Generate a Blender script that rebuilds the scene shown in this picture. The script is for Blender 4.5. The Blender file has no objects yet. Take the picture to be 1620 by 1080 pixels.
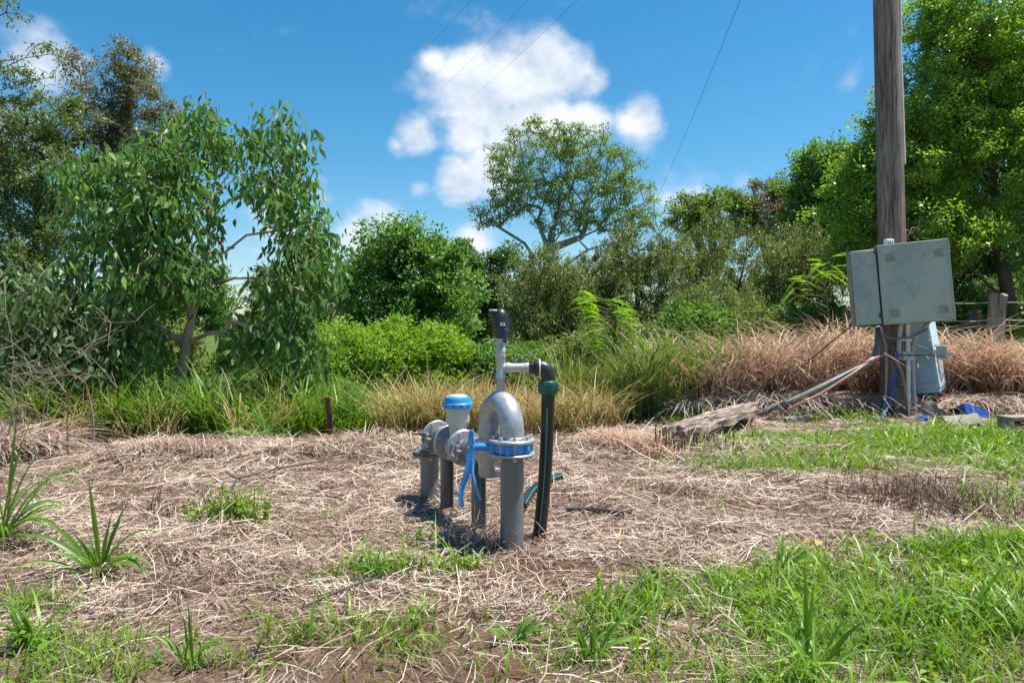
import bpy, math, random
import numpy as np
from mathutils import Vector, Matrix

random.seed(7)
RNG = np.random.default_rng(11)
sc = bpy.context.scene
COL = sc.collection

# ------------------------------------------------------------------ camera, sky, sun, exposure
CAM_H = 1.2          # eye height in metres
FPX = 1080.0         # focal length in pixels of a 1620 px wide frame
HOR = 518.0          # horizon row
cd = bpy.data.cameras.new('camera')
cam = bpy.data.objects.new('camera', cd)
COL.objects.link(cam)
cam.location = (0, 0, CAM_H)
cam.rotation_euler = (math.radians(90), 0, 0)
cd.sensor_width = 36.0
cd.lens = 24.0
cd.shift_y = -(540 - HOR) / 1620.0
cd.clip_start = 0.05
cd.clip_end = 3000
sc.camera = cam

SUN_ELEV = math.radians(70)
SUN_AZ = math.atan2(0.995, 0.10)      # from +Y towards +X: high on the right
world = bpy.data.worlds.new('World')
sc.world = world
world.use_nodes = True

sd = bpy.data.lights.new('sun', 'SUN')
sd.energy = 5.0
sd.angle = math.radians(0.53)
sd.color = (1.0, 0.955, 0.88)
sun = bpy.data.objects.new('sun', sd)
COL.objects.link(sun)
to_sun = Vector((math.sin(SUN_AZ) * math.cos(SUN_ELEV), math.cos(SUN_AZ) * math.cos(SUN_ELEV), math.sin(SUN_ELEV)))
sun.rotation_euler = to_sun.to_track_quat('Z', 'Y').to_euler()
sun.location = (20, 15, 40)

vs = sc.view_settings
vs.view_transform = 'Standard'
vs.look = 'None'
vs.gamma = 1.0
vs.use_curve_mapping = False
vs.exposure = 0.88
sc.cycles.max_bounces = 7
sc.cycles.diffuse_bounces = 3
sc.cycles.transmission_bounces = 3
sc.cycles.glossy_bounces = 2
sc.cycles.use_denoising = True


def build_sky():
    nt = world.node_tree
    N, L = nt.nodes, nt.links
    N.clear()

    def node(t, **kw):
        n = N.new(t)
        for k, v in kw.items():
            setattr(n, k, v)
        return n

    def math_(op, a, b=None, clamp=False):
        n = node('ShaderNodeMath', operation=op, use_clamp=clamp)
        for i, v in enumerate((a, b)):
            if v is None:
                continue
            if isinstance(v, (int, float)):
                n.inputs[i].default_value = v
            else:
                L.new(v, n.inputs[i])
        return n.outputs[0]
    out = node('ShaderNodeOutputWorld')
    sky = node('ShaderNodeTexSky', sky_type='NISHITA')
    sky.sun_disc = False
    sky.sun_elevation = SUN_ELEV
    sky.sun_rotation = SUN_AZ
    sky.air_density = 1.0
    sky.dust_density = 0.6
    sky.ozone_density = 3.0
    hsv = node('ShaderNodeHueSaturation')
    hsv.inputs['Hue'].default_value = 0.487
    hsv.inputs['Saturation'].default_value = 1.38
    L.new(sky.outputs[0], hsv.inputs['Color'])
    bg1 = node('ShaderNodeBackground')
    bg1.inputs[1].default_value = 0.086
    L.new(hsv.outputs[0], bg1.inputs[0])
    tc = node('ShaderNodeTexCoord')
    dirn = node('ShaderNodeVectorMath', operation='NORMALIZE')
    L.new(tc.outputs['Generated'], dirn.inputs[0])
    D = dirn.outputs[0]
    blobs = [(765, 140, 62, 1), (810, 110, 60, 1), (865, 100, 58, 1), (905, 125, 55, 1), (935, 140, 40, .9), (725, 130, 45, .9),
             (840, 150, 70, 1), (690, 97, 30, .75), (716, 104, 28, .75), (745, 205, 46, 1), (800, 198, 58, 1), (870, 190, 62, 1),
             (930, 195, 62, 1), (1005, 190, 50, 1), (655, 214, 38, .85), (628, 232, 24, .6), (730, 290, 46, 1), (775, 270, 55, .95),
             (690, 150, 25, .45), (662, 298, 28, .5), (568, 375, 60, .8), (615, 352, 45, .6), (535, 395, 45, .6), (750, 375, 45, .7), (1345, 125, 45, .38),
             (1100, 315, 70, .6), (70, 95, 62, .8), (30, 85, 45, .6), (245, 100, 32, .6), (440, 345, 70, .7), (20, 190, 50, .5), (600, 420, 80, .5),
             (1175, 290, 40, .45), (500, 330, 60, .4)]
    cur = None
    for px, py, r, a in blobs:
        v = Vector(((px - 810) / FPX, 1, (HOR - py) / FPX))
        ln = v.length
        v.normalize()
        dn = node('ShaderNodeVectorMath', operation='DISTANCE')
        L.new(D, dn.inputs[0])
        dn.inputs[1].default_value = v
        m = node('ShaderNodeMapRange')
        m.inputs['From Min'].default_value = 0.0
        m.inputs['From Max'].default_value = r * 1.35 / FPX / ln
        m.inputs['To Min'].default_value = a
        m.inputs['To Max'].default_value = 0.0
        L.new(dn.outputs['Value'], m.inputs['Value'])
        cur = m.outputs[0] if cur is None else math_('SMOOTH_MAX', cur, m.outputs[0])
        if cur is not m.outputs[0]:
            cur.node.inputs[2].default_value = 0.12
    # scattered fair-weather cloud all round the sky
    wide = node('ShaderNodeTexNoise')
    wide.inputs['Scale'].default_value = 3.1
    wide.inputs['Detail'].default_value = 3
    L.new(D, wide.inputs['Vector'])
    wm = node('ShaderNodeMapRange')
    wm.inputs['From Min'].default_value = 0.66
    wm.inputs['From Max'].default_value = 0.85
    wm.inputs['To Max'].default_value = 0.8
    L.new(wide.outputs[0], wm.inputs['Value'])
    field = math_('MAXIMUM', cur, wm.outputs[0])
    mp = node('ShaderNodeMapping')
    mp.inputs['Scale'].default_value = (1, 1, 1.35)
    L.new(D, mp.inputs[0])
    no = node('ShaderNodeTexNoise')
    no.inputs['Scale'].default_value = 11
    no.inputs['Detail'].default_value = 7
    no.inputs['Roughness'].default_value = 0.56
    L.new(mp.outputs[0], no.inputs['Vector'])
    nn = math_('MULTIPLY', math_('SUBTRACT', no.outputs[0], 0.5), 1.25)
    dens0 = math_('ADD', field, nn)
    gate = math_('MULTIPLY', field, 6.0, True)
    dm = node('ShaderNodeMapRange', interpolation_type='SMOOTHSTEP')
    dm.inputs['From Min'].default_value = 0.18
    dm.inputs['From Max'].default_value = 0.78
    dm.inputs['To Max'].default_value = 0.95
    L.new(dens0, dm.inputs['Value'])
    dens = math_('MULTIPLY', dm.outputs[0], gate)
    # cloud tone: thick undersides greyer
    off = node('ShaderNodeVectorMath', operation='ADD')
    off.inputs[1].default_value = (0.006, 0, 0.03)
    L.new(mp.outputs[0], off.inputs[0])
    no2 = node('ShaderNodeTexNoise')
    no2.inputs['Scale'].default_value = 11
    no2.inputs['Detail'].default_value = 4
    L.new(off.outputs[0], no2.inputs['Vector'])
    dif = math_('SUBTRACT', no.outputs[0], no2.outputs[0])
    tone = node('ShaderNodeMapRange')
    tone.inputs['From Min'].default_value = -0.16
    tone.inputs['From Max'].default_value = 0.12
    L.new(dif, tone.inputs['Value'])
    cr = node('ShaderNodeValToRGB')
    cr.color_ramp.elements[0].color = (0.50, 0.58, 0.69, 1)
    cr.color_ramp.elements[1].color = (0.80, 0.83, 0.86, 1)
    L.new(tone.outputs[0], cr.inputs[0])
    bg2 = node('ShaderNodeBackground')
    bg2.inputs[1].default_value = 0.70
    L.new(cr.outputs[0], bg2.inputs[0])
    mix = node('ShaderNodeMixShader')
    L.new(dens, mix.inputs[0])
    L.new(bg1.outputs[0], mix.inputs[1])
    L.new(bg2.outputs[0], mix.inputs[2])
    L.new(mix.outputs[0], out.inputs[0])


build_sky()

# ------------------------------------------------------------------ helpers
def P(px, py, d):
    """world point seen at a photograph pixel, d metres in front of the camera"""
    return Vector(((px - 810) / FPX * d, d, CAM_H - (py - HOR) / FPX * d))


def G(px, py):
    d = CAM_H * FPX / (py - HOR)
    return ((px - 810) / FPX * d, d)


def vn(x, y, s, seed=0):
    x = np.asarray(x, float) / s
    y = np.asarray(y, float) / s
    ix = np.floor(x).astype(np.int64)
    iy = np.floor(y).astype(np.int64)
    fx = x - ix
    fy = y - iy
    fx = fx * fx * (3 - 2 * fx)
    fy = fy * fy * (3 - 2 * fy)

    def h(a, b):
        v = (a * 374761393 + b * 668265263 + seed * 144269504) & 0x7fffffff
        v = ((v ^ (v >> 13)) * 1274126177) & 0x7fffffff
        v = v ^ (v >> 16)
        return (v & 0xffffff) / float(0xffffff)
    return (h(ix, iy) * (1 - fx) + h(ix + 1, iy) * fx) * (1 - fy) + (h(ix, iy + 1) * (1 - fx) + h(ix + 1, iy + 1) * fx) * fy


def fbm(x, y, s, seed=0, o=3):
    t = 0
    a = 0.5
    for i in range(o):
        t = t + a * vn(x, y, s / (2 ** i), seed + i * 17)
        a *= 0.5
    return t / (1 - 0.5 ** o)


def sstep(a, b, v):
    t = np.clip((np.asarray(v, float) - a) / (b - a), 0, 1)
    return t * t * (3 - 2 * t)


def gauss(x, y, cx, cy, rx, ry):
    return np.exp(-((x - cx) / rx) ** 2 - ((y - cy) / ry) ** 2)


def H(x, y):
    x = np.asarray(x, float)
    y = np.asarray(y, float)
    z = 0.09 * (fbm(x, y, 1.3, 3) - 0.5) + 0.075 * (fbm(x, y, 0.36, 9) - 0.5)
    wl = 1 - sstep(0.5, 4.5, x)
    z = z - 0.75 * sstep(7.6, 13.0, y) * wl + 0.75 * sstep(16, 24, y) * wl * (1 - sstep(-9, -3, x))
    z = z + 0.10 * gauss(x, y, -2.9, 5.9, 1.2, .5) + 0.06 * gauss(x, y, -1.8, 6.6, .9, .4)
    z = z + 0.05 * gauss(x, y, .55, 3.15, .55, .12) - 0.03 * gauss(x, y, .5, 3.4, .6, .15)
    z = z + 0.10 * (fbm(x, y, .13, 77, 2) - .5) * np.clip(gauss(x, y, .22, 3.32, .36, .16) + gauss(x, y, .62, 3.34, .36, .14), 0, 1)
    z = z + 0.12 * gauss(x, y, 2.9, 9.4, 1.6, .6)
    z = z * (1 - .9 * gauss(x, y, -.25, 4.1, 1.1, 1.2))
    z = z + 1.2 * (fbm(x, y, 40, 5) - 0.5) * sstep(25, 70, np.hypot(x, y))
    return z


def h1(x, y):
    return float(H(np.array([x]), np.array([y]))[0])


class MB:
    def __init__(s):
        s.v = []
        s.f = []

    def add(s, vs, fs):
        o = len(s.v)
        s.v += [tuple(v) for v in vs]
        s.f += [tuple(i + o for i in f) for f in fs]
        return s

    def tube(s, pts, r, n=12, cap=True, ellip=1.0):
        pts = [Vector(p) for p in pts]
        if isinstance(r, (int, float)):
            r = [r] * len(pts)
        m = len(pts)
        tang = []
        for i in range(m):
            t = pts[min(i + 1, m - 1)] - pts[max(i - 1, 0)]
            tang.append(t.normalized() if t.length > 1e-9 else Vector((0, 0, 1)))
        a = Vector((0, 0, 1)) if abs(tang[0].z) < .9 else Vector((1, 0, 0))
        nrm = (a - tang[0] * a.dot(tang[0])).normalized()
        vs = []
        for i in range(m):
            t = tang[i]
            nrm = (nrm - t * nrm.dot(t)).normalized()
            b = t.cross(nrm)
            for k in range(n):
                an = 2 * math.pi * k / n
                vs.append(pts[i] + (nrm * math.cos(an) + b * math.sin(an) * ellip) * r[i])
        fs = []
        for i in range(m - 1):
            for k in range(n):
                k2 = (k + 1) % n
                fs.append((i * n + k, i * n + k2, (i + 1) * n + k2, (i + 1) * n + k))
        if cap:
            fs.append(tuple(range(n - 1, -1, -1)))
            fs.append(tuple((m - 1) * n + k for k in range(n)))
        return s.add(vs, fs)

    def lathe(s, prof, org, axis=(0, 0, 1), n=24):
        """prof: (radius, height along axis)"""
        ax = Vector(axis).normalized()
        a = Vector((0, 0, 1)) if abs(ax.z) < .9 else Vector((1, 0, 0))
        e1 = (a - ax * a.dot(ax)).normalized()
        e2 = ax.cross(e1)
        org = Vector(org)
        vs = []
        for r, h in prof:
            for k in range(n):
                an = 2 * math.pi * k / n
                vs.append(org + ax * h + (e1 * math.cos(an) + e2 * math.sin(an)) * r)
        m = len(prof)
        fs = []
        for i in range(m - 1):
            for k in range(n):
                k2 = (k + 1) % n
                fs.append((i * n + k, i * n + k2, (i + 1) * n + k2, (i + 1) * n + k))
        fs.append(tuple(range(n - 1, -1, -1)))
        fs.append(tuple((m - 1) * n + k for k in range(n)))
        return s.add(vs, fs)

    def box(s, c, size, R=None, taper=1.0):
        c = Vector(c)
        R = R or Matrix.Identity(3)
        vs = []
        for z in (-1, 1):
            k = taper if z > 0 else 1
            for y in (-1, 1):
                for x in (-1, 1):
                    vs.append(c + R @ Vector((x * size[0] / 2 * k, y * size[1] / 2 * k, z * size[2] / 2)))
        return s.add(vs, [(0, 2, 3, 1), (4, 5, 7, 6), (0, 1, 5, 4), (2, 6, 7, 3), (0, 4, 6, 2), (1, 3, 7, 5)])


OFF = {}


def tag(o, label=None, cat=None, group=None, kind=None):
    if label:
        o['label'] = label
    if cat:
        o['category'] = cat
    if group:
        o['group'] = group
    if kind:
        o['kind'] = kind
    return o


def thing(name, label, cat, loc, group=None):
    o = bpy.data.objects.new(name, None)
    COL.objects.link(o)
    o.empty_display_size = 0.1
    o.location = loc
    OFF[o.name] = Vector(loc)
    return tag(o, label, cat, group)


def link_mesh(name, me, parent=None, base=None):
    o = bpy.data.objects.new(name, me)
    COL.objects.link(o)
    if parent is not None:
        o.parent = parent
        OFF[o.name] = OFF[parent.name]
    else:
        o.location = base or (0, 0, 0)
        OFF[o.name] = Vector(base or (0, 0, 0))
    return o


def obj(name, mb, mat, parent=None, base=None, smooth=True, bevel=0, angle=35):
    """verts of mb are world coordinates"""
    off = OFF[parent.name] if parent is not None else Vector(base or (0, 0, 0))
    me = bpy.data.meshes.new(name)
    me.from_pydata([(v[0] - off.x, v[1] - off.y, v[2] - off.z) for v in mb.v], [], mb.f)
    me.materials.append(mat)
    if smooth:
        me.shade_smooth()
        me.set_sharp_from_angle(angle=math.radians(angle))
    me.update()
    o = link_mesh(name, me, parent, base)
    if bevel:
        md = o.modifiers.new('bevel', 'BEVEL')
        md.width = bevel
        md.segments = 2
        md.limit_method = 'ANGLE'
    return o


def np_mesh(name, verts, quads, mat, off=(0, 0, 0), rnd=None, tpar=None):
    me = bpy.data.meshes.new(name)
    v = (np.asarray(verts, np.float32).reshape(-1, 3) - np.asarray(off, np.float32)).astype(np.float32)
    q = np.asarray(quads, np.int32)
    k = q.shape[1]
    me.vertices.add(len(v))
    me.vertices.foreach_set('co', v.ravel())
    me.loops.add(q.size)
    me.loops.foreach_set('vertex_index', q.ravel())
    me.polygons.add(len(q))
    me.polygons.foreach_set('loop_start', np.arange(0, q.size, k, dtype=np.int32))
    me.materials.append(mat)
    if rnd is not None:
        at = me.attributes.new('rnd', 'FLOAT', 'POINT')
        at.data.foreach_set('value', np.asarray(rnd, np.float32).ravel())
    if tpar is not None:
        at = me.attributes.new('along', 'FLOAT', 'POINT')
        at.data.foreach_set('value', np.asarray(tpar, np.float32).ravel())
    me.update(calc_edges=True)
    return me


def ribbons(name, C, HW, side, rnd, mat, off=(0, 0, 0)):
    """C (N,S,3) centre lines, HW (N,S) half widths, side (N,3)"""
    n, S, _ = C.shape
    V = np.stack([C - side[:, None, :] * HW[..., None], C + side[:, None, :] * HW[..., None]], axis=2)
    base = (np.arange(n) * 2 * S)[:, None, None]
    s = np.arange(S - 1)
    f = np.stack([2 * s, 2 * s + 1, 2 * s + 3, 2 * s + 2], axis=1)[None]
    Q = (base + f).reshape(-1, 4)
    R = np.repeat(rnd, 2 * S)
    T = np.tile(np.repeat(np.linspace(0, 1, S), 2), n)
    return np_mesh(name, V, Q, mat, off, R, T)


def unit(v):
    return v / np.maximum(np.linalg.norm(v, axis=-1, keepdims=True), 1e-9)


# ------------------------------------------------------------------ materials
def new_mat(name):
    m = bpy.data.materials.new(name)
    m.use_nodes = True
    nt = m.node_tree
    return m, nt, nt.nodes, nt.links, nt.nodes['Principled BSDF']


def ramp(N, stops):
    r = N.new('ShaderNodeValToRGB')
    e = r.color_ramp.elements
    while len(e) > 1:
        e.remove(e[-1])
    e[0].position, e[0].color = stops[0][0], (*stops[0][1], 1)
    for p, c in stops[1:]:
        k = e.new(p)
        k.color = (*c, 1)
    return r


def leaf_mat(name, cols, trans=0.35, rough=0.5, spec=0.35, tip=None):
    m, nt, N, L, b = new_mat(name)
    a = N.new('ShaderNodeAttribute')
    a.attribute_name = 'rnd'
    n = len(cols)
    r = ramp(N, [(i / (n - 1), c) for i, c in enumerate(cols)])
    L.new(a.outputs['Fac'], r.inputs[0])
    colr = r.outputs[0]
    if tip:
        al = N.new('ShaderNodeAttribute')
        al.attribute_name = 'along'
        mx = N.new('ShaderNodeMix')
        mx.data_type = 'RGBA'
        mr = N.new('ShaderNodeMapRange')
        mr.inputs[1].default_value = 0.45
        mr.inputs[4].default_value = 0.8
        L.new(al.outputs['Fac'], mr.inputs[0])
        L.new(mr.outputs[0], mx.inputs[0])
        L.new(colr, mx.inputs[6])
        mx.inputs[7].default_value = (*tip, 1)
        colr = mx.outputs[2]
    L.new(colr, b.inputs['Base Color'])
    b.inputs['Roughness'].default_value = rough
    b.inputs['Specular IOR Level'].default_value = spec
    if trans > 0:
        t = N.new('ShaderNodeBsdfTranslucent')
        hs = N.new('ShaderNodeHueSaturation')
        hs.inputs['Hue'].default_value = 0.485
        hs.inputs['Saturation'].default_value = 1.1
        hs.inputs['Value'].default_value = 1.5
        L.new(colr, hs.inputs['Color'])
        L.new(hs.outputs[0], t.inputs[0])
        ms = N.new('ShaderNodeMixShader')
        ms.inputs[0].default_value = trans
        L.new(b.outputs[0], ms.inputs[1])
        L.new(t.outputs[0], ms.inputs[2])
        L.new(ms.outputs[0], N['Material Output'].inputs[0])
    return m


def surf_mat(name, cols, scale=6, rough=0.6, metal=0.0, bump=0.0, stretch=(1, 1, 1), detail=6, spec=0.5, coord='Object', rvar=0.0, stops=None):
    m, nt, N, L, b = new_mat(name)
    tc = N.new('ShaderNodeTexCoord')
    mp = N.new('ShaderNodeMapping')
    mp.inputs['Scale'].default_value = stretch
    L.new(tc.outputs[coord], mp.inputs[0])
    no = N.new('ShaderNodeTexNoise')
    no.inputs['Scale'].default_value = scale
    no.inputs['Detail'].default_value = detail
    no.inputs['Roughness'].default_value = 0.6
    L.new(mp.outputs[0], no.inputs['Vector'])
    n = len(cols)
    if stops is None:
        stops = [0.3 + 0.4 * i / max(n - 1, 1) for i in range(n)]
    r = ramp(N, list(zip(stops, cols)))
    L.new(no.outputs[0], r.inputs[0])
    L.new(r.outputs[0], b.inputs['Base Color'])
    b.inputs['Roughness'].default_value = rough
    b.inputs['Metallic'].default_value = metal
    b.inputs['Specular IOR Level'].default_value = spec
    if rvar:
        mr = N.new('ShaderNodeMapRange')
        mr.inputs[3].default_value = rough - rvar
        mr.inputs[4].default_value = rough + rvar
        L.new(no.outputs[0], mr.inputs[0])
        L.new(mr.outputs[0], b.inputs['Roughness'])
    if bump:
        bp = N.new('ShaderNodeBump')
        bp.inputs['Strength'].default_value = bump
        bp.inputs['Distance'].default_value = 0.02
        L.new(no.outputs[0], bp.inputs['Height'])
        L.new(bp.outputs[0], b.inputs['Normal'])
    return m


M = {}
M['leaf_bright'] = leaf_mat('leaf_bright', [(0.101, 0.205, 0.020), (0.182, 0.331, 0.033), (0.304, 0.441, 0.050)], .4)
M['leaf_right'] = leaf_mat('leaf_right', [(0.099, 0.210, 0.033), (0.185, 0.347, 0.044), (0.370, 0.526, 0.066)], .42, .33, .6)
M['leaf_mid'] = leaf_mat('leaf_mid', [(0.073, 0.156, 0.027), (0.123, 0.257, 0.046), (0.209, 0.350, 0.057)], .35)
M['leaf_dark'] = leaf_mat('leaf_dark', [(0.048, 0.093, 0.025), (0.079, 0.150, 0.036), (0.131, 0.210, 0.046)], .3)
M['leaf_olive'] = leaf_mat('leaf_olive', [(0.095, 0.131, 0.034), (0.162, 0.216, 0.053), (0.248, 0.299, 0.084)], .32)
M['leaf_gum'] = leaf_mat('leaf_gum', [(0.077, 0.125, 0.034), (0.128, 0.192, 0.051), (0.205, 0.268, 0.077)], .3, .45)
M['leaf_gum_green'] = leaf_mat('leaf_gum_green', [(0.083, 0.151, 0.032), (0.147, 0.252, 0.039), (0.221, 0.336, 0.053)], .32, .45)
M['leaf_gum_brown'] = leaf_mat('leaf_gum_brown', [(0.096, 0.128, 0.040), (0.152, 0.160, 0.056), (0.256, 0.160, 0.064)], .3, .45)
M['leaf_sapling'] = leaf_mat('leaf_sapling', [(.065, .145, .035), (.085, .19, .045), (.12, .25, .055), (.20, .34, .07), (.42, .10, .05)], .42, .46, .4)
M['leaf_grey'] = leaf_mat('leaf_grey', [(0.088, 0.155, 0.053), (0.131, 0.218, 0.073), (0.193, 0.291, 0.100)], .3, .45)
M['leaf_feather'] = leaf_mat('leaf_feather', [(0.135, 0.297, 0.027), (0.216, 0.419, 0.041), (0.297, 0.513, 0.054)], .45)
M['leaf_fine'] = leaf_mat('leaf_fine', [(0.055, 0.118, 0.025), (0.098, 0.197, 0.036), (0.176, 0.284, 0.054)], .32)
M['grass'] = leaf_mat('grass', [(0.057, 0.132, 0.013), (0.107, 0.227, 0.019), (0.171, 0.311, 0.029), (0.270, 0.359, 0.053)], .35, .45, .4)
M['grass_tall'] = leaf_mat('grass_tall', [(0.055, 0.128, 0.015), (0.095, 0.218, 0.023), (0.158, 0.295, 0.033)], .35, .45, .4, tip=(.13, .24, .03))
M['blade'] = leaf_mat('blade', [(0.085, 0.187, 0.023), (0.124, 0.259, 0.029), (0.190, 0.330, 0.039)], .35, .4, .45)
M['straw'] = leaf_mat('straw', [(0.079, 0.041, 0.026), (0.205, 0.131, 0.092), (0.353, 0.257, 0.194), (0.493, 0.387, 0.304), (0.651, 0.549, 0.449)], .12, .6, .3)
M['dry_gold'] = leaf_mat('dry_gold', [(.08, .15, .02), (.26, .22, .07), (.44, .34, .15), (.58, .46, .25)], .25, .55, .3)
M['dry_mix'] = leaf_mat('dry_mix', [(.05, .13, .015), (.09, .18, .022), (.22, .23, .06), (.46, .36, .17)], .3, .5, .3)
M['dry_brown'] = leaf_mat('dry_brown', [(0.158, 0.089, 0.053), (0.357, 0.231, 0.147), (0.525, 0.373, 0.257), (0.693, 0.557, 0.430)], .2, .55, .3)
M['dead_weed'] = leaf_mat('dead_weed', [(.05, .03, .02), (.10, .062, .04), (.18, .12, .08)], .1, .7)
M['bark_grey'] = surf_mat('bark_grey', [(.12, .10, .08), (.24, .21, .18), (.38, .35, .31)], 5, .8, bump=.4, stretch=(1, 1, .3))
M['bark_dark'] = surf_mat('bark_dark', [(.035, .027, .02), (.07, .055, .042), (.12, .095, .075)], 6, .85, bump=.5, stretch=(1, 1, .3))
M['bark_pink'] = surf_mat('bark_pink', [(.20, .13, .085), (.42, .31, .22), (.60, .51, .40)], 4, .7, bump=.25, stretch=(1, 1, .35))
M['twig_dead'] = surf_mat('twig_dead', [(.14, .095, .07), (.24, .18, .14), (.36, .29, .24)], 9, .8, bump=.2)
M['galv'] = surf_mat('galv', [(.30, .315, .33), (.38, .395, .415), (.46, .47, .485)], 26, .40, .45, .04, detail=8, rvar=.12)
M['galv_dark'] = surf_mat('galv_dark', [(.12, .115, .105), (.17, .165, .16), (.22, .21, .20)], 18, .5, .3, .05)
M['galv_pipe'] = surf_mat('galv_pipe', [(.13, .135, .14), (.19, .197, .205), (.26, .262, .265)], 7, .45, .4, .05, stretch=(1, 1, .35), rvar=.1)
M['galv_light'] = surf_mat('galv_light', [(.36, .36, .35), (.46, .46, .45), (.56, .55, .53)], 30, .4, .3, .05)
M['rust_post'] = surf_mat('rust_post', [(.13, .095, .07), (.21, .195, .175), (.30, .29, .27)], 9, .65, .2, .15, stretch=(1, 1, .3))
M['blue_paint'] = surf_mat('blue_paint', [(.025, .21, .54), (.035, .27, .63), (.06, .33, .68)], 14, .38, bump=.03)
M['blue_cap'] = surf_mat('blue_cap', [(.02, .22, .56), (.03, .27, .64), (.05, .32, .68)], 14, .4, bump=.03)
M['blue_dark'] = surf_mat('blue_dark', [(.012, .035, .16), (.016, .05, .22)], 14, .4)
M['cream'] = surf_mat('cream', [(.40, .42, .38), (.47, .49, .45), (.53, .55, .50)], 8, .5)
M['white'] = surf_mat('white', [(.66, .66, .63), (.78, .78, .75)], 10, .5)
M['black_plastic'] = surf_mat('black_plastic', [(.012, .013, .015), (.02, .021, .023), (.04, .04, .042)], 20, .38, bump=.03)
M['grey_plastic'] = surf_mat('grey_plastic', [(.04, .045, .05), (.055, .06, .065)], 12, .5)
M['poly'] = surf_mat('poly', [(.010, .011, .012), (.018, .02, .021), (.075, .07, .065)], 38, .35, bump=.03, stops=[.35, .6, .8])
M['poly_stripe'] = surf_mat('poly_stripe', [(.02, .21, .23), (.03, .29, .31)], 10, .4)
M['green_nut'] = surf_mat('green_nut', [(.005, .075, .05), (.008, .11, .075)], 12, .35)
M['gasket'] = surf_mat('gasket', [(.012, .012, .012), (.022, .022, .022)], 12, .7)
M['steel'] = surf_mat('steel', [(.30, .31, .33), (.42, .43, .45)], 15, .35, .7)


def wood_mat(name, cols, sx=26, bump=.9, dist=0.015, rough=.85):
    m, nt, N, L, b = new_mat(name)
    tc = N.new('ShaderNodeTexCoord')
    mp = N.new('ShaderNodeMapping')
    mp.inputs['Scale'].default_value = (1, 1, .06)
    L.new(tc.outputs['Object'], mp.inputs[0])
    n1 = N.new('ShaderNodeTexNoise')
    n1.inputs['Scale'].default_value = sx
    n1.inputs['Detail'].default_value = 7
    n1.inputs['Roughness'].default_value = .65
    L.new(mp.outputs[0], n1.inputs['Vector'])
    n2 = N.new('ShaderNodeTexNoise')
    n2.inputs['Scale'].default_value = 2.2
    n2.inputs['Detail'].default_value = 5
    mp2 = N.new('ShaderNodeMapping')
    mp2.inputs['Scale'].default_value = (2.2, 2.2, .5)
    L.new(tc.outputs['Object'], mp2.inputs[0])
    L.new(mp2.outputs[0], n2.inputs['Vector'])
    r = ramp(N, list(zip((.3, .42, .55, .72), cols)))
    L.new(n1.outputs[0], r.inputs[0])
    mx = N.new('ShaderNodeMix')
    mx.data_type = 'RGBA'
    mx.blend_type = 'MULTIPLY'
    mr = ramp(N, [(.35, (.72, .58, .5)), (.6, (1, 1, 1))])
    L.new(n2.outputs[0], mr.inputs[0])
    mx.inputs[0].default_value = .8
    L.new(r.outputs[0], mx.inputs[6])
    L.new(mr.outputs[0], mx.inputs[7])
    L.new(mx.outputs[2], b.inputs['Base Color'])
    b.inputs['Roughness'].default_value = rough
    b.inputs['Specular IOR Level'].default_value = .2
    bp = N.new('ShaderNodeBump')
    bp.inputs['Strength'].default_value = bump
    bp.inputs['Distance'].default_value = dist
    L.new(n1.outputs[0], bp.inputs['Height'])
    L.new(bp.outputs[0], b.inputs['Normal'])
    return m


M['pole_wood'] = wood_mat('pole_wood', [(.04, .03, .026), (.17, .13, .112), (.30, .245, .215), (.44, .38, .34)], 40, 1.0, .03)
M['post_wood'] = wood_mat('post_wood', [(.06, .05, .045), (.20, .18, .16), (.33, .30, .27), (.46, .43, .39)], 30)
M['stump_wood'] = wood_mat('stump_wood', [(.03, .022, .018), (.09, .07, .055), (.17, .14, .11), (.26, .22, .18)], 24)


def ground_mat():
    m, nt, N, L, b = new_mat('ground')
    tc = N.new('ShaderNodeTexCoord')

    def noise(scale, detail=6, rough=.6, st=(1, 1, 1)):
        mp = N.new('ShaderNodeMapping')
        mp.inputs['Scale'].default_value = st
        L.new(tc.outputs['Object'], mp.inputs[0])
        n = N.new('ShaderNodeTexNoise')
        n.inputs['Scale'].default_value = scale
        n.inputs['Detail'].default_value = detail
        n.inputs['Roughness'].default_value = rough
        L.new(mp.outputs[0], n.inputs['Vector'])
        return n.outputs[0]

    def mix(f, a, c):
        x = N.new('ShaderNodeMix')
        x.data_type = 'RGBA'
        L.new(f, x.inputs[0])
        L.new(a, x.inputs[6])
        L.new(c, x.inputs[7])
        return x.outputs[2]

    def attr(nm):
        a = N.new('ShaderNodeAttribute')
        a.attribute_name = nm
        return a.outputs['Fac']
    fine = noise(55, 8, .7)
    straw = ramp(N, [(.3, (.09, .055, .038)), (.5, (.20, .145, .105)), (.7, (.36, .28, .21))])
    L.new(fine, straw.inputs[0])
    soil = ramp(N, [(.3, (.05, .024, .014)), (.5, (.10, .05, .03)), (.72, (.17, .095, .06))])
    L.new(noise(30, 8, .7), soil.inputs[0])
    gr = ramp(N, [(.3, (.03, .06, .012)), (.5, (.07, .115, .02)), (.72, (.16, .18, .05))])
    L.new(noise(1.3, 10, .75), gr.inputs[0])
    c = mix(attr('soil'), straw.outputs[0], soil.outputs[0])
    c = mix(attr('field'), c, gr.outputs[0])
    L.new(c, b.inputs['Base Color'])
    b.inputs['Roughness'].default_value = .9
    b.inputs['Specular IOR Level'].default_value = .15
    bp = N.new('ShaderNodeBump')
    bp.inputs['Strength'].default_value = .8
    bp.inputs['Distance'].default_value = .03
    L.new(fine, bp.inputs['Height'])
    L.new(bp.outputs[0], b.inputs['Normal'])
    return m


M['ground'] = ground_mat()


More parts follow.
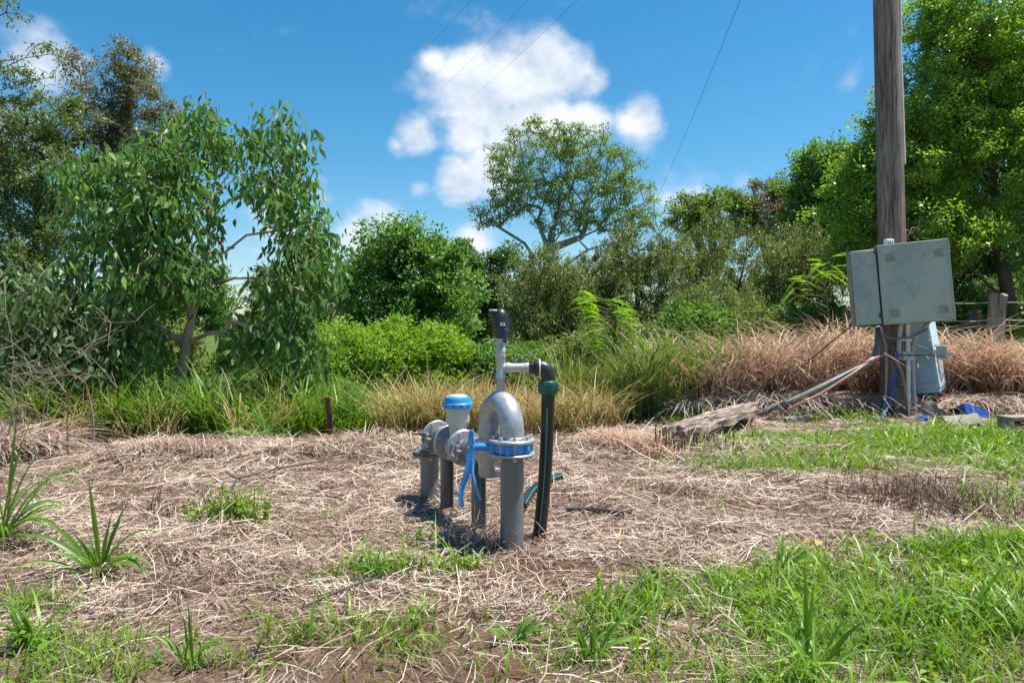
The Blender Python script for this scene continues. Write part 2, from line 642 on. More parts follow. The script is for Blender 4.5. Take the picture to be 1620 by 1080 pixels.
# ------------------------------------------------------------------ ground
YB_X = [-6, -2.0, -1.5, -.9, -.3, .0, .45, .85, 1.6, 3.0, 6]
YB_Y = [2.6, 2.62, 2.66, 2.85, 2.95, 2.92, 3.0, 3.30, 3.62, 3.95, 4.4]


def green(x, y):
    """cover of low green grass, 0..1"""
    x = np.asarray(x, float)
    y = np.asarray(y, float)
    yb = np.interp(x, YB_X, YB_Y) + .35 * (fbm(x, y, .7, 21) - .5)
    front = 1 - sstep(yb - .18, yb + .12, y)
    amp = np.interp(x, [-3, -1.2, -.2, .5, 1.0], [.42, .40, .42, .85, 1.1])
    amp = amp * np.where(y < 2.55, np.interp(x, [-2, 0, .6, 1.5, 2.2], [.8, .8, .85, .75, .7]), 1.0)
    g = front * amp
    patches = [(1420, 705, 1.5, .75, 1.0), (1560, 690, 1.1, .9, 1.0), (1300, 735, .9, .40, .9), (1200, 745, .5, .3, .7), (1600, 740, .7, .7, .8),
               (1385, 690, .6, .4, .8), (1570, 790, .5, .25, .5), (590, 905, .26, .10, 1.0), (520, 915, .22, .08, .6), (735, 905, .12, .07, .7), (670, 860, .10, .10, .6),
               (620, 850, .07, .05, .5), (370, 812, .15, .12, .8), (525, 812, .07, .05, .7), (1090, 662, .5, .25, 1.0), (820, 655, .35, .35, .8), (800, 640, .3, .3, .8), (450, 855, .08, .05, .5),
               (1010, 770, .10, .15, .5), (1130, 810, .08, .06, .7), (180, 800, .15, .15, .5), (610, 690, .5, .35, .9), (560, 685, .5, .45, .9), (470, 690, .8, .4, .9), (900, 700, .08, .2, .4),
               (1330, 665, .5, .25, .9), (1160, 640, .35, .3, .5), (30, 960, .2, .1, .6), (700, 910, .1, .06, .7)]
    for px, py, rx, ry, a in patches:
        cx, cy = G(px, py)
        g = np.maximum(g, a * gauss(x, y, cx, cy, rx, ry))
    # bare and dead spots inside the green
    for px, py, rx, ry in [(1450, 790, .42, .30), (1320, 830, .6, .18), (1060, 1000, .12, .06), (720, 1000, .15, .1), (1200, 720, .2, .15), (1590, 905, .14, .08), (1380, 1000, .16, .07), (1150, 1045, .16, .06)]:
        cx, cy = G(px, py)
        g = g * (1 - .9 * gauss(x, y, cx, cy, rx, ry))
    bald = sstep(.40, .62, fbm(x, y, .38, 61))
    return g * (np.interp(x, [-1, .4, 1.2], [.06, .25, .5]) * (1 - bald) + bald)


def soilness(x, y):
    s = 0 * np.asarray(x, float)
    for px, py, rx, ry, a in [(880, 905, .32, .13, 1.5), (1000, 905, .36, .12, 1.4), (760, 930, .22, .08, .7), (640, 930, .3, .06, .6), (620, 1010, .55, .18, .85), (700, 1060, .6, .2, .8), (420, 1040, .4, .12, .6), (1170, 690, .4, .3, .6), (1330, 800, .5, .3, .6), (1450, 800, .5, .3, .8), (560, 950, .3, .05, .6), (1230, 690, .4, .4, .4), (200, 1050, .6, .12, .4)]:
        cx, cy = G(px, py)
        s = np.maximum(s, a * gauss(x, y, cx, cy, rx, ry))
    return np.clip(s * (.55 + .9 * fbm(x, y, .25, 44)), 0, 1)


def build_ground():
    def axis(segs):
        out = [segs[0][0]]
        for a, b, st in segs:
            n = max(1, int(round((b - a) / st)))
            out += list(np.linspace(a, b, n + 1)[1:])
        return np.array(out)
    xs = axis([(-900, -200, 100), (-200, -40, 16), (-40, -12, 2), (-12, -6, .3), (-6, 6.5, .06), (6.5, 12, .3), (12, 40, 2), (40, 200, 16), (200, 900, 100)])
    ys = axis([(-300, -20, 40), (-20, -2, 2), (-2, 1.5, .3), (1.5, 6, .05), (6, 10, .09), (10, 20, .4), (20, 60, 2), (60, 200, 14), (200, 1500, 130)])
    X, Y = np.meshgrid(xs, ys)
    Z = H(X, Y)
    V = np.stack([X, Y, Z], -1)
    ny, nx = X.shape
    i = np.arange(ny - 1)[:, None] * nx + np.arange(nx - 1)[None]
    Q = np.stack([i, i + 1, i + nx + 1, i + nx], -1).reshape(-1, 4)
    me = np_mesh('ground', V, Q, M['ground'])
    sl = soilness(X, Y)
    fl = sstep(8.6, 10.5, Y + 1.2 * (fbm(X, Y, 2, 8) - .5)) * (1 - .85 * sstep(.5, 2.5, X) * (1 - sstep(13, 16, Y)))
    fl = np.maximum(fl, sstep(8, 12, np.abs(X)) * .6)
    for nm, a in (('soil', sl), ('field', fl)):
        at = me.attributes.new(nm, 'FLOAT', 'POINT')
        at.data.foreach_set('value', a.astype(np.float32).ravel())
    me.shade_smooth()
    o = link_mesh('ground', me)
    o['kind'] = 'structure'


build_ground()

# ------------------------------------------------------------------ trees
def skeleton(limbs, clumps, r_base, r_tip, seg, up=.8, power=.5):
    """limbs: polylines (first one is the trunk); clumps joined to the nearest suitable node"""
    pos = []
    par = []
    for k, pl in enumerate(limbs):
        if k == 0:
            prev = -1
            start = 0
        else:
            a = np.array(pos)
            prev = int(np.argmin(np.linalg.norm(a - np.array(pl[0]), axis=1)))
            start = 0 if np.linalg.norm(a[prev] - np.array(pl[0])) > .05 else 1
        for p in pl[start:]:
            pos.append(np.array(p, float))
            par.append(prev)
            prev = len(pos) - 1
    base = pos[0]
    tips = []
    order = np.argsort(np.linalg.norm(clumps - np.array(limbs[0][-1]), axis=1))
    for ci in order:
        c = clumps[ci]
        A = np.array(pos)
        v = c - A
        dist = np.linalg.norm(v, axis=1) + 1e-6
        cost = dist * (1.0 + up * (1 - v[:, 2] / dist)) + np.where(np.arange(len(A)) < 2, .5, 0)
        j = int(np.argmin(cost))
        d = dist[j]
        n = max(1, min(6, int(d / seg)))
        prev = j
        jit = RNG.normal(0, .06 * d, 3)
        for t in range(1, n + 1):
            f = t / n
            p = A[j] + v[j] * f + jit * math.sin(math.pi * f) + np.array([0, 0, .10 * d * math.sin(math.pi * f)])
            pos.append(p)
            par.append(prev)
            prev = len(pos) - 1
        tips.append(prev)
    n = len(pos)
    w = np.zeros(n)
    w[tips] = 1
    for i in range(n - 1, 0, -1):
        w[par[i]] += w[i]
    # nodes of bare limb ends
    w = np.maximum(w, .6)
    r = np.maximum(r_tip, r_base * (w / w[0]) ** power)
    return np.array(pos), np.array(par), r


def skel_mesh(name, pos, par, r, mat, off, n=6):
    e = np.where(par >= 0)[0]
    a = pos[par[e]]
    b = pos[e]
    ra = np.minimum(r[par[e]], r[e] * 1.7)
    rb = r[e]
    t = unit(b - a)
    ref = np.where(np.abs(t[:, 2:3]) < .9, np.array([[0, 0, 1.]]), np.array([[1., 0, 0]]))
    n1 = unit(np.cross(t, ref))
    n2 = np.cross(t, n1)
    an = np.arange(n) * 2 * math.pi / n
    ring = n1[:, None] * np.cos(an)[None, :, None] + n2[:, None] * np.sin(an)[None, :, None]
    b2 = b + t * rb[:, None] * .3
    V = np.concatenate([a[:, None] + ring * ra[:, None, None], b2[:, None] + ring * rb[:, None, None]], axis=1)
    k = np.arange(n)
    f = np.stack([k, (k + 1) % n, n + (k + 1) % n, n + k], -1)
    Q = (np.arange(len(e)) * 2 * n)[:, None, None] + f[None]
    me = np_mesh(name, V, Q.reshape(-1, 4), mat, off)
    me.shade_smooth()
    return me


def leaves(name, pos, dirs, L, W, rnd, mat, off, fold=.12):
    n = len(pos)
    side = unit(np.cross(dirs, RNG.normal(size=(n, 3)) * .75 + np.array([.25, 0, .95])))
    nrm = np.cross(side, dirs)
    L = L[:, None]
    W = W[:, None]
    m = pos + dirs * L * .42 + nrm * L * fold
    V = np.stack([pos, m + side * W * .5, pos + dirs * L, m - side * W * .5], axis=1)
    Q = np.arange(n * 4).reshape(n, 4)
    return np_mesh(name, V, Q, mat, off, np.repeat(rnd, 4))


def E(px, py, rx, ry, d, rd):
    """ellipsoid seen at a pixel with pixel radii, real distance and depth radius in metres"""
    c = P(px, py, d)
    return (np.array(c), np.array([rx / FPX * d, rd, ry / FPX * d]))


def clump_points(envs, n, shell=.55):
    vol = np.array([np.prod(r) ** .8 for c, r in envs])
    cnt = np.maximum(1, np.round(n * vol / vol.sum())).astype(int)
    out = []
    for (c, r), k in zip(envs, cnt):
        u = unit(RNG.normal(size=(k, 3)))
        rad = RNG.random(k) ** (shell / 1.0 * .6)
        out.append(c + u * rad[:, None] * r)
    return np.concatenate(out)


def crown_leaves(clumps, per, cr, flat, Lr, Wr, droop, outw, hang=0.0, spread=1.0):
    n = len(clumps)
    k = RNG.poisson(per, n)
    idx = np.repeat(np.arange(n), k)
    size = cr * RNG.uniform(.55, 1.6, n)
    tot = len(idx)
    u = unit(RNG.normal(size=(tot, 3)))
    rad = RNG.random(tot) ** .5
    loc = u * rad[:, None] * size[idx][:, None] * np.array([1, 1, flat])
    if hang:
        loc[:, 2] -= hang * RNG.random(tot) * size[idx]
    ns = 5
    sub_c = unit(RNG.normal(size=(n, ns, 3))) * (RNG.random((n, ns, 1)) ** .4) * np.array([1, 1, flat])
    sub_c = sub_c * (size * .85)[:, None, None]
    pos = clumps[idx] + loc * .5 + sub_c[idx, RNG.integers(0, ns, tot)]
    d = unit(RNG.normal(size=(tot, 3)) * spread + outw * unit(loc) + np.array([0, 0, -droop]))
    L = RNG.uniform(*Lr, tot)
    W = RNG.uniform(*Wr, tot)
    cl = RNG.random(n)
    rnd = np.clip(.55 * cl[idx] + .45 * RNG.random(tot), 0, .999)
    return pos, d, L, W, rnd


def tree(name, label, cat, limbs, envs, nclump, per, cr, mat, bark, Lr, Wr, droop=.2, outw=.6, flat=.8, r_base=.2, r_tip=.01, seg=.6, up=.8,
         group=None, hang=0.0, trunk='trunk', shell=.55, power=.5, spread=1.0, extra=None):
    base = limbs[0][0]
    bz = h1(base[0], base[1])
    limbs = [list(map(tuple, l)) for l in limbs]
    limbs[0] = [(base[0], base[1], bz - .15)] + limbs[0][1:]
    root = thing(name, label, cat, (base[0], base[1], bz), group)
    cl = clump_points(envs, nclump, shell)
    cl = cl[cl[:, 2] > H(cl[:, 0], cl[:, 1]) + cr * .2]
    pos, par, r = skeleton(limbs, cl, r_base, r_tip, seg, up, power)
    link_mesh(trunk, skel_mesh(trunk, pos, par, r, bark, root.location), root)
    if extra is not None:
        cl = np.concatenate([cl, extra(pos, par)])
    p, d, L, W, rn = crown_leaves(cl, per, cr, flat, Lr, Wr, droop, outw, hang, spread)
    keep = p[:, 2] > H(p[:, 0], p[:, 1]) + .02
    c = link_mesh('crown', leaves('crown', p[keep], d[keep], L[keep], W[keep], rn[keep], mat, root.location), root)
    c['kind'] = 'stuff'
    return root


def copy_tree(root, loc, rz=0.0, s=1.0, label=None):
    c = root.copy()
    COL.objects.link(c)
    z = h1(loc[0], loc[1])
    c.location = (loc[0], loc[1], z)
    c.rotation_euler = (0, 0, rz)
    c.scale = (s, s, s * random.uniform(.93, 1.07))
    if label:
        c['label'] = label
    for ch in root.children:
        k = ch.copy()
        COL.objects.link(k)
        k.parent = c
    return c


def line(*pts):
    return [tuple(p) for p in pts]


# --- big umbrella-shaped gum behind the melaleucas
d = 46
tree('gum_tree', 'tall gum with a wide umbrella crown and many pale rising limbs against the cloud', 'tree',
     [line(P(868, 500, d), P(866, 440, d), P(868, 395, d), P(872, 360, d)),
      line(P(868, 395, d), P(850, 350, d), P(815, 300, d), P(800, 265, d)),
      line(P(868, 395, d), P(885, 340, d - 1), P(890, 280, d - 2), P(880, 230, d - 2)),
      line(P(868, 395, d), P(905, 345, d + 1), P(945, 300, d + 1), P(975, 260, d)),
      line(P(868, 395, d), P(920, 375, d), P(985, 345, d + 1), P(1020, 320, d)),
      line(P(866, 440, d), P(830, 385, d), P(790, 360, d), P(760, 350, d)),
      line(P(866, 440, d), P(930, 395, d - 1), P(990, 380, d - 1))],
     [E(860, 225, 70, 32, d, 3.5), E(930, 235, 55, 35, d, 3), E(800, 260, 38, 34, d, 2.5), E(975, 275, 50, 40, d, 2.5), E(1015, 320, 32, 30, d, 2),
      E(780, 335, 34, 22, d, 2), E(850, 290, 60, 40, d, 3.2), E(930, 310, 70, 48, d, 3), E(985, 345, 45, 35, d, 2.2), E(815, 310, 40, 35, d, 2.5), E(760, 350, 16, 12, d, 1), E(890, 350, 50, 25, d, 2)],
     680, 46, .55, M['leaf_gum_green'], M['bark_grey'], (.14, .28), (.05, .085), .7, .5, .55, r_base=.40, r_tip=.032, seg=1.1, up=1.35, power=.66)

# --- far gums on the left
d = 27
gumA = tree('gum_tree', 'tall slender gum with brown-tinged crown tips rising above the leafy sapling', 'tree',
            [line(P(180, 620, d), P(182, 480, d), P(190, 330, d), P(205, 200, d), P(205, 110, d)),
             line(P(182, 430, d), P(150, 330, d), P(128, 200, d), P(128, 120, d)),
             line(P(190, 330, d), P(230, 260, d), P(245, 200, d))],
            [E(205, 110, 38, 40, d, 1.4), E(225, 150, 30, 40, d, 1.2), E(128, 110, 18, 30, d, .8), E(160, 170, 42, 45, d, 1.4), E(205, 220, 50, 50, d, 1.6), E(145, 240, 45, 45, d, 1.4), E(270, 190, 30, 25, d, 1),
             E(180, 300, 60, 50, d, 1.6), E(250, 260, 45, 50, d, 1.4)],
            380, 80, .42, M['leaf_gum_brown'], M['bark_grey'], (.10, .2), (.035, .06), .7, .5, .8, r_base=.16, r_tip=.02, seg=.8, up=1.1)
d = 24
gumB = tree('gum_tree', 'dense grey-green gum standing left of the brown-tipped gum', 'tree',
            [line(P(50, 620, d), P(52, 480, d), P(60, 340, d), P(70, 220, d)), line(P(52, 480, d), P(20, 380, d), P(5, 280, d)), line(P(55, 430, d), P(95, 350, d), P(110, 280, d))],
            [E(75, 190, 45, 45, d, 1.6), E(20, 230, 55, 60, d, 2), E(90, 290, 50, 60, d, 1.7), E(25, 340, 60, 70, d, 2), E(80, 400, 60, 60, d, 2), E(-30, 250, 60, 90, d, 2), E(10, 450, 60, 60, d, 2)],
            420, 100, .45, M['leaf_gum'], M['bark_dark'], (.10, .18), (.035, .06), .6, .5, .85, r_base=.16, r_tip=.02, seg=.8)
# spreading gum whose limbs reach in at the top left corner
d = 13
tree('gum_tree', 'open gum whose thin bare limbs reach over the left side with sparse leaf tufts', 'tree',
     [line(P(-170, 640, d), P(-165, 400, d), P(-150, 200, d), P(-130, 60, d)),
      line(P(-150, 200, d), P(-70, 160, d), P(0, 110, d), P(40, 92, d), P(85, 85, d)),
      line(P(-150, 200, d), P(-60, 165, d), P(10, 140, d), P(55, 128, d)),
      line(P(-130, 60, d), P(-70, 40, d), P(-20, 35, d), P(10, 20, d)),
      line(P(-150, 200, d), P(-60, 175, d), P(20, 160, d), P(45, 145, d))],
     [E(10, 12, 16, 18, d, .4), E(60, 75, 22, 10, d, .3), E(95, 92, 8, 7, d, .2), E(40, 120, 30, 18, d, .4), E(65, 120, 10, 6, d, .2), E(10, 95, 14, 12, d, .4), E(15, 155, 35, 12, d, .4), E(-100, 60, 60, 60, d, .9), E(-120, 150, 50, 60, d, .9), E(50, 155, 12, 8, d, .3)],
     170, 46, .15, M['leaf_gum'], M['bark_dark'], (.06, .12), (.02, .034), .9, .4, .8, r_base=.12, r_tip=.006, seg=.25, up=.3, power=.75)

# --- dense rounded tree in the middle distance and its neighbours
d = 28
rnd_tree = tree('round_tree', 'dense rounded dark green tree rising behind the bright green shrubs', 'tree',
                [line(P(640, 600, d), P(640, 520, d), P(640, 440, d))],
                [E(635, 385, 58, 42, d, 2.0), E(610, 430, 60, 50, d, 2.0), E(680, 430, 60, 55, d, 2.2), E(640, 490, 95, 60, d, 2.4), E(585, 480, 40, 50, d, 1.8), E(720, 480, 45, 60, d, 1.8), E(690, 400, 40, 30, d, 1.5)],
                300, 130, .55, M['leaf_mid'], M['bark_dark'], (.13, .22), (.07, .12), .15, .8, .75, r_base=.3, r_tip=.02, seg=.9)
d = 34
tree('round_tree', 'smaller dark leafy tree between the rounded tree and the melaleucas', 'tree',
     [line(P(765, 600, d), P(765, 510, d), P(765, 450, d))],
     [E(735, 420, 32, 40, d, 1.6), E(770, 440, 50, 45, d, 2), E(800, 410, 28, 28, d, 1.3), E(770, 500, 60, 50, d, 2.2)],
     200, 75, .5, M['leaf_dark'], M['bark_dark'], (.14, .24), (.07, .12), .2, .7, .75, r_base=.25, r_tip=.02, seg=.9)
d = 36
tree('gum_tree', 'dull olive tree beside the rounded dark tree, partly behind the drooping sapling', 'tree',
     [line(P(510, 600, d), P(510, 520, d), P(512, 470, d))],
     [E(515, 450, 42, 28, d, 1.8), E(500, 490, 55, 30, d, 2), E(550, 470, 25, 25, d, 1.3)],
     130, 70, .55, M['leaf_gum'], M['bark_dark'], (.14, .24), (.04, .07), .4, .6, .8, r_base=.25, r_tip=.02, seg=.9)
# bright green shrubs in the dip
for (px, py, rx, ry, dd, rd, lab) in [
        (540, 560, 62, 50, 14.5, 1.1, 'bright green leafy shrub in the dip beside the fine dark conifer-like bush'),
        (625, 555, 70, 52, 15.5, 1.3, 'wide bright green shrub in the dip below the rounded tree'),
        (705, 560, 55, 46, 14.8, 1.0, 'bright green shrub in the dip next to the tall dry grass')]:
    tree('leafy_shrub', lab, 'shrub', [line(P(px, py + 60, dd), P(px, py + 20, dd), P(px, py, dd))],
         [E(px, py - 8, rx * .8, ry * .9, dd, rd), E(px - rx * .5, py + 10, rx * .5, ry * .7, dd - .3, rd * .8), E(px + rx * .5, py + 8, rx * .5, ry * .8, dd - .2, rd * .8), E(px, py + 30, rx * .9, ry * .8, dd - .3, rd)],
         230, 70, .22, M['leaf_bright'], M['bark_dark'], (.055, .10), (.03, .05), .05, .9, .8, r_base=.08, r_tip=.006, seg=.35, group='bright green shrubs in the dip')
# small scrub at the foot of the shrubs
for (px, py, rx, ry, dd, lab) in [(545, 625, 32, 22, 11.2, 'low scrubby bush on the bank below the bright shrubs'), (600, 640, 40, 16, 10.5, 'low yellowish scrub beside the rusty picket')]:
    tree('low_scrub', lab, 'shrub', [line(P(px, py + 22, dd), P(px, py + 5, dd), P(px, py, dd))],
         [E(px, py, rx, ry, dd, .4)], 50, 60, .13, M['leaf_mid'], M['bark_dark'], (.03, .06), (.015, .03), .1, .7, .7, r_base=.02, r_tip=.004, seg=.2)
# fine-leaved dark bush below the sapling
d = 9.6
tree('fine_leaved_bush', 'dark green fine-leaved bush standing under the drooping sapling', 'shrub',
     [line(P(440, 690, d), P(440, 640, d), P(438, 590, d)), line(P(440, 640, d), P(410, 600, d), P(400, 560, d)), line(P(440, 640, d), P(470, 600, d), P(478, 560, d))],
     [E(405, 580, 34, 50, d, .35), E(470, 590, 38, 55, d, .4), E(435, 630, 62, 40, d, .5), E(440, 560, 40, 45, d, .35), E(395, 640, 28, 28, d, .3), E(485, 640, 26, 30, d, .3)],
     260, 85, .10, M['leaf_fine'], M['bark_dark'], (.03, .06), (.008, .014), -.5, .6, 1.2, r_base=.05, r_tip=.004, seg=.2)

# --- melaleucas (olive, weeping) in the middle
def melaleuca(label, px, top, bot, w, d, nc=300, per=70, mat='leaf_olive'):
    h = bot - top
    return tree('melaleuca_tree', label, 'tree',
                [line(P(px, bot, d), P(px + 3, bot - h * .3, d), P(px - 4, bot - h * .55, d), P(px, top + h * .2, d)),
                 line(P(px + 3, bot - h * .25, d), P(px - w * .25, bot - h * .5, d - .3), P(px - w * .35, top + h * .25, d - .4)),
                 line(P(px + 3, bot - h * .3, d), P(px + w * .25, bot - h * .5, d - .4), P(px + w * .35, top + h * .25, d - .4)),
                 line(P(px, bot - h * .15, d), P(px - w * .12, bot - h * .4, d - .8), P(px - w * .1, top + h * .4, d - .9))],
                [E(px, top + h * .2, w * .32, h * .2, d, 1.0), E(px - w * .27, top + h * .32, w * .28, h * .22, d, 1.1), E(px + w * .27, top + h * .3, w * .28, h * .22, d, 1.1),
                 E(px, top + h * .5, w * .5, h * .25, d, 1.3), E(px - w * .2, top + h * .68, w * .35, h * .2, d - .2, 1.1), E(px + w * .2, top + h * .7, w * .35, h * .2, d - .2, 1.1), E(px - w * .25, top + h * .86, w * .32, h * .14, d - .4, .9), E(px + w * .25, top + h * .88, w * .32, h * .13, d - .4, .9)],
                int(nc * 1.25), int(per * 1.15), .22, M[mat], M['bark_dark'], (.08, .15), (.018, .032), 1.1, .3, 1.4, r_base=.09, r_tip=.009, seg=.4, up=1.0, group='olive melaleucas along the gully', hang=1.1, spread=.7)


melaleuca('weeping olive melaleuca directly behind the pipework, left of the feathery sapling', 868, 385, 600, 150, 17.5, 300, 75)
m2 = melaleuca('tall olive melaleuca behind the bright feathery sapling', 1010, 345, 590, 160, 18.5, 320, 80)
melaleuca('rounded yellow-olive melaleuca behind the tall green grass', 1130, 440, 590, 130, 16.0, 260, 75)
melaleuca('tall olive melaleuca standing behind the rounded yellow-olive one', 1130, 330, 590, 150, 20.5, 320, 75)
melaleuca('olive melaleuca nearest the grey cabinet, in front of the big right-hand tree', 1265, 345, 590, 150, 17.0, 320, 80)
melaleuca('narrow dark melaleuca half hidden between two fuller ones', 940, 400, 590, 90, 20.0, 200, 70, 'leaf_gum')
melaleuca('low melaleuca filling the gap beside the cabinet', 1215, 440, 600, 110, 19.0, 200, 70, 'leaf_olive')

# --- trees behind the melaleucas
d = 33
tree('gum_tree', 'open-crowned gum behind the melaleucas with leafy tufts on thin limbs', 'tree',
     [line(P(1130, 600, d), P(1130, 450, d), P(1128, 370, d)), line(P(1130, 450, d), P(1100, 370, d), P(1085, 320, d)), line(P(1130, 450, d), P(1160, 360, d), P(1165, 310, d))],
     [E(1090, 325, 30, 16, d, 1), E(1140, 315, 32, 18, d, 1.2), E(1170, 325, 25, 20, d, 1), E(1130, 350, 55, 30, d, 1.8), E(1080, 350, 25, 20, d, 1)],
     170, 65, .42, M['leaf_gum_green'], M['bark_grey'], (.12, .22), (.05, .08), .6, .5, .6, r_base=.3, r_tip=.02, seg=.8, up=1.1)
tree('gum_tree', 'brown-tinged gum behind the melaleucas towards the big right-hand tree', 'tree',
     [line(P(1225, 600, d), P(1225, 450, d), P(1222, 360, d)), line(P(1225, 450, d), P(1200, 360, d), P(1195, 310, d))],
     [E(1210, 300, 26, 20, d, 1), E(1240, 310, 24, 24, d, 1), E(1220, 345, 50, 35, d, 1.7), E(1190, 330, 20, 26, d, 1)],
     170, 65, .42, M['leaf_gum_brown'], M['bark_grey'], (.12, .22), (.04, .06), .6, .5, .7, r_base=.3, r_tip=.02, seg=.8, up=1.1)
d = 24
tree('leafy_tree', 'mid green tree with a domed top left of the big right-hand tree', 'tree',
     [line(P(1300, 600, d), P(1300, 450, d), P(1300, 320, d))],
     [E(1298, 250, 38, 26, d, 1.2), E(1275, 290, 36, 30, d, 1.2), E(1320, 300, 45, 50, d, 1.4), E(1290, 360, 55, 60, d, 1.5)],
     260, 85, .36, M['leaf_mid'], M['bark_dark'], (.10, .18), (.05, .08), .2, .7, .8, r_base=.2, r_tip=.015, seg=.7)

# --- big right-hand tree
d = 14.5
tree('broad_leafy_tree', 'big bright green dense leafy tree towering behind the pole and fence', 'tree',
     [line(P(1600, 620, d), P(1597, 480, d), P(1585, 410, d), P(1570, 330, d), P(1560, 200, d), P(1560, 60, d)),
      line(P(1597, 480, d), P(1530, 420, d - .5), P(1470, 370, d - 1), P(1420, 340, d - 1.2)),
      line(P(1585, 410, d), P(1640, 330, d), P(1700, 240, d)),
      line(P(1585, 410, d), P(1500, 300, d), P(1450, 230, d)),
      line(P(1597, 470, d), P(1540, 440, d + 1), P(1480, 400, d + 1.6))],
     [E(1560, 20, 110, 90, d, 1.6), E(1500, 90, 70, 80, d, 1.3), E(1610, 130, 110, 110, d, 1.7), E(1480, 200, 80, 90, d, 1.5), E(1570, 270, 110, 90, d - .4, 1.7),
      E(1430, 290, 70, 80, d - .3, 1.3), E(1400, 370, 70, 70, d - .3, 1.2), E(1360, 340, 55, 80, d, 1.1), E(1480, 360, 80, 60, d - .8, 1.1), E(1690, 250, 100, 140, d, 1.7), E(1700, 60, 120, 120, d, 1.7),
      E(1350, 430, 40, 50, d, .9), E(1390, 300, 60, 70, d, 1.0), E(1395, 205, 42, 60, d, .9), E(1365, 250, 35, 45, d, .8), E(1440, 180, 50, 60, d, 1.0), E(1460, 420, 80, 50, d + .6, 1.0), E(1520, 200, 90, 120, d + .5, 1.3), E(1480, 20, 50, 60, d, 1.0), E(1600, 370, 90, 40, d - 1, .8), E(1330, 280, 28, 40, d, .7), E(1700, 420, 90, 60, d, 1.3)],
     1400, 135, .30, M['leaf_right'], M['bark_dark'], (.055, .105), (.026, .048), .0, .9, .7, r_base=.13, r_tip=.008, seg=.5, up=.5)
# dark backing tree behind it
d = 20
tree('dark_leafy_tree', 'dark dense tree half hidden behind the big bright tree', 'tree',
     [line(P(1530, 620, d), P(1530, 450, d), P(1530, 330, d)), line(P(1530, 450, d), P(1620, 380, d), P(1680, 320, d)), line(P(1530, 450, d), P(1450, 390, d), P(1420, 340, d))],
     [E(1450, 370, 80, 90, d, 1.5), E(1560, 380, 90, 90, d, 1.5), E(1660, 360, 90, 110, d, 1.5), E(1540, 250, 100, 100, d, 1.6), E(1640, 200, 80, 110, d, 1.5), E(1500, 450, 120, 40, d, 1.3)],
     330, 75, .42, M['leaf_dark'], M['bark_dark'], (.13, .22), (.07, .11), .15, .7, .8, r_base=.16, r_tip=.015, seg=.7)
# darker understorey behind the fence on the right
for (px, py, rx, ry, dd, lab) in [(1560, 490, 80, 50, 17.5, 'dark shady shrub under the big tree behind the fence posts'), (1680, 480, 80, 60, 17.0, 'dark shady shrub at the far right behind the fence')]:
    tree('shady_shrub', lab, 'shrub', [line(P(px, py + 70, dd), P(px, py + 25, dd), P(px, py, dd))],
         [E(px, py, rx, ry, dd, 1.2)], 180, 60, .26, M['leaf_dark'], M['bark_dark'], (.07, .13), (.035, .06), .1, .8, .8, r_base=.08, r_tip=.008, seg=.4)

# --- undergrowth closing the feet of the trees
ug = []
for k, (mat_, lab) in enumerate([('leaf_olive', 'low olive scrub thicket at the foot of the melaleucas'), ('leaf_mid', 'low green scrub thicket at the foot of the trees')]):
    dd = 14.5
    px, py = (960, 560) if k == 0 else (800, 575)
    ug.append(tree('scrub_thicket', lab, 'shrub', [line(P(px, py + 70, dd), P(px, py + 30, dd), P(px, py + 5, dd))],
                   [E(px, py, 55, 42, dd, .8), E(px - 45, py + 20, 35, 34, dd, .6), E(px + 45, py + 18, 35, 36, dd, .6)], 150, 75, .2, M[mat_], M['bark_dark'], (.07, .13), (.025, .05), .3, .7, 1.0,
                   r_base=.05, r_tip=.006, seg=.3, group='scrub thickets at the foot of the trees'))
UGL = ['between the black hose and the weeping melaleuca', 'below the rounded yellow-olive melaleuca', 'behind the vivid tall grass tuft', 'between the melaleucas left of the grey cabinet', 'behind the grey cabinet and power pole',
       'behind the air valve of the pipework', 'in the shade under the tall middle melaleuca', 'behind the fence under the big leafy tree', 'on the field behind the young leafy gum', 'behind the smaller grey-green young gum',
       'on the field seen past the pale forked trunk', 'under the tall gums beyond the dead twigs']
for k, (x_, y_, s_) in enumerate([(1.2, 15.2, 1.0), (4.1, 15.0, 1.1), (5.4, 14.4, .9), (6.6, 15.4, 1.1), (7.8, 14.2, 1.0), (-.6, 16.5, .9), (2.8, 17.0, 1.1), (9.6, 15.0, 1.2), (-9.0, 17.5, 1.3), (-11.5, 16.5, 1.4), (-7.2, 19.5, 1.2), (-13.5, 18, 1.5)]):
    copy_tree(ug[k % 2], (x_, y_), k * 1.3, s_, ('green' if k % 2 else 'olive') + ' scrub thicket ' + UGL[k])

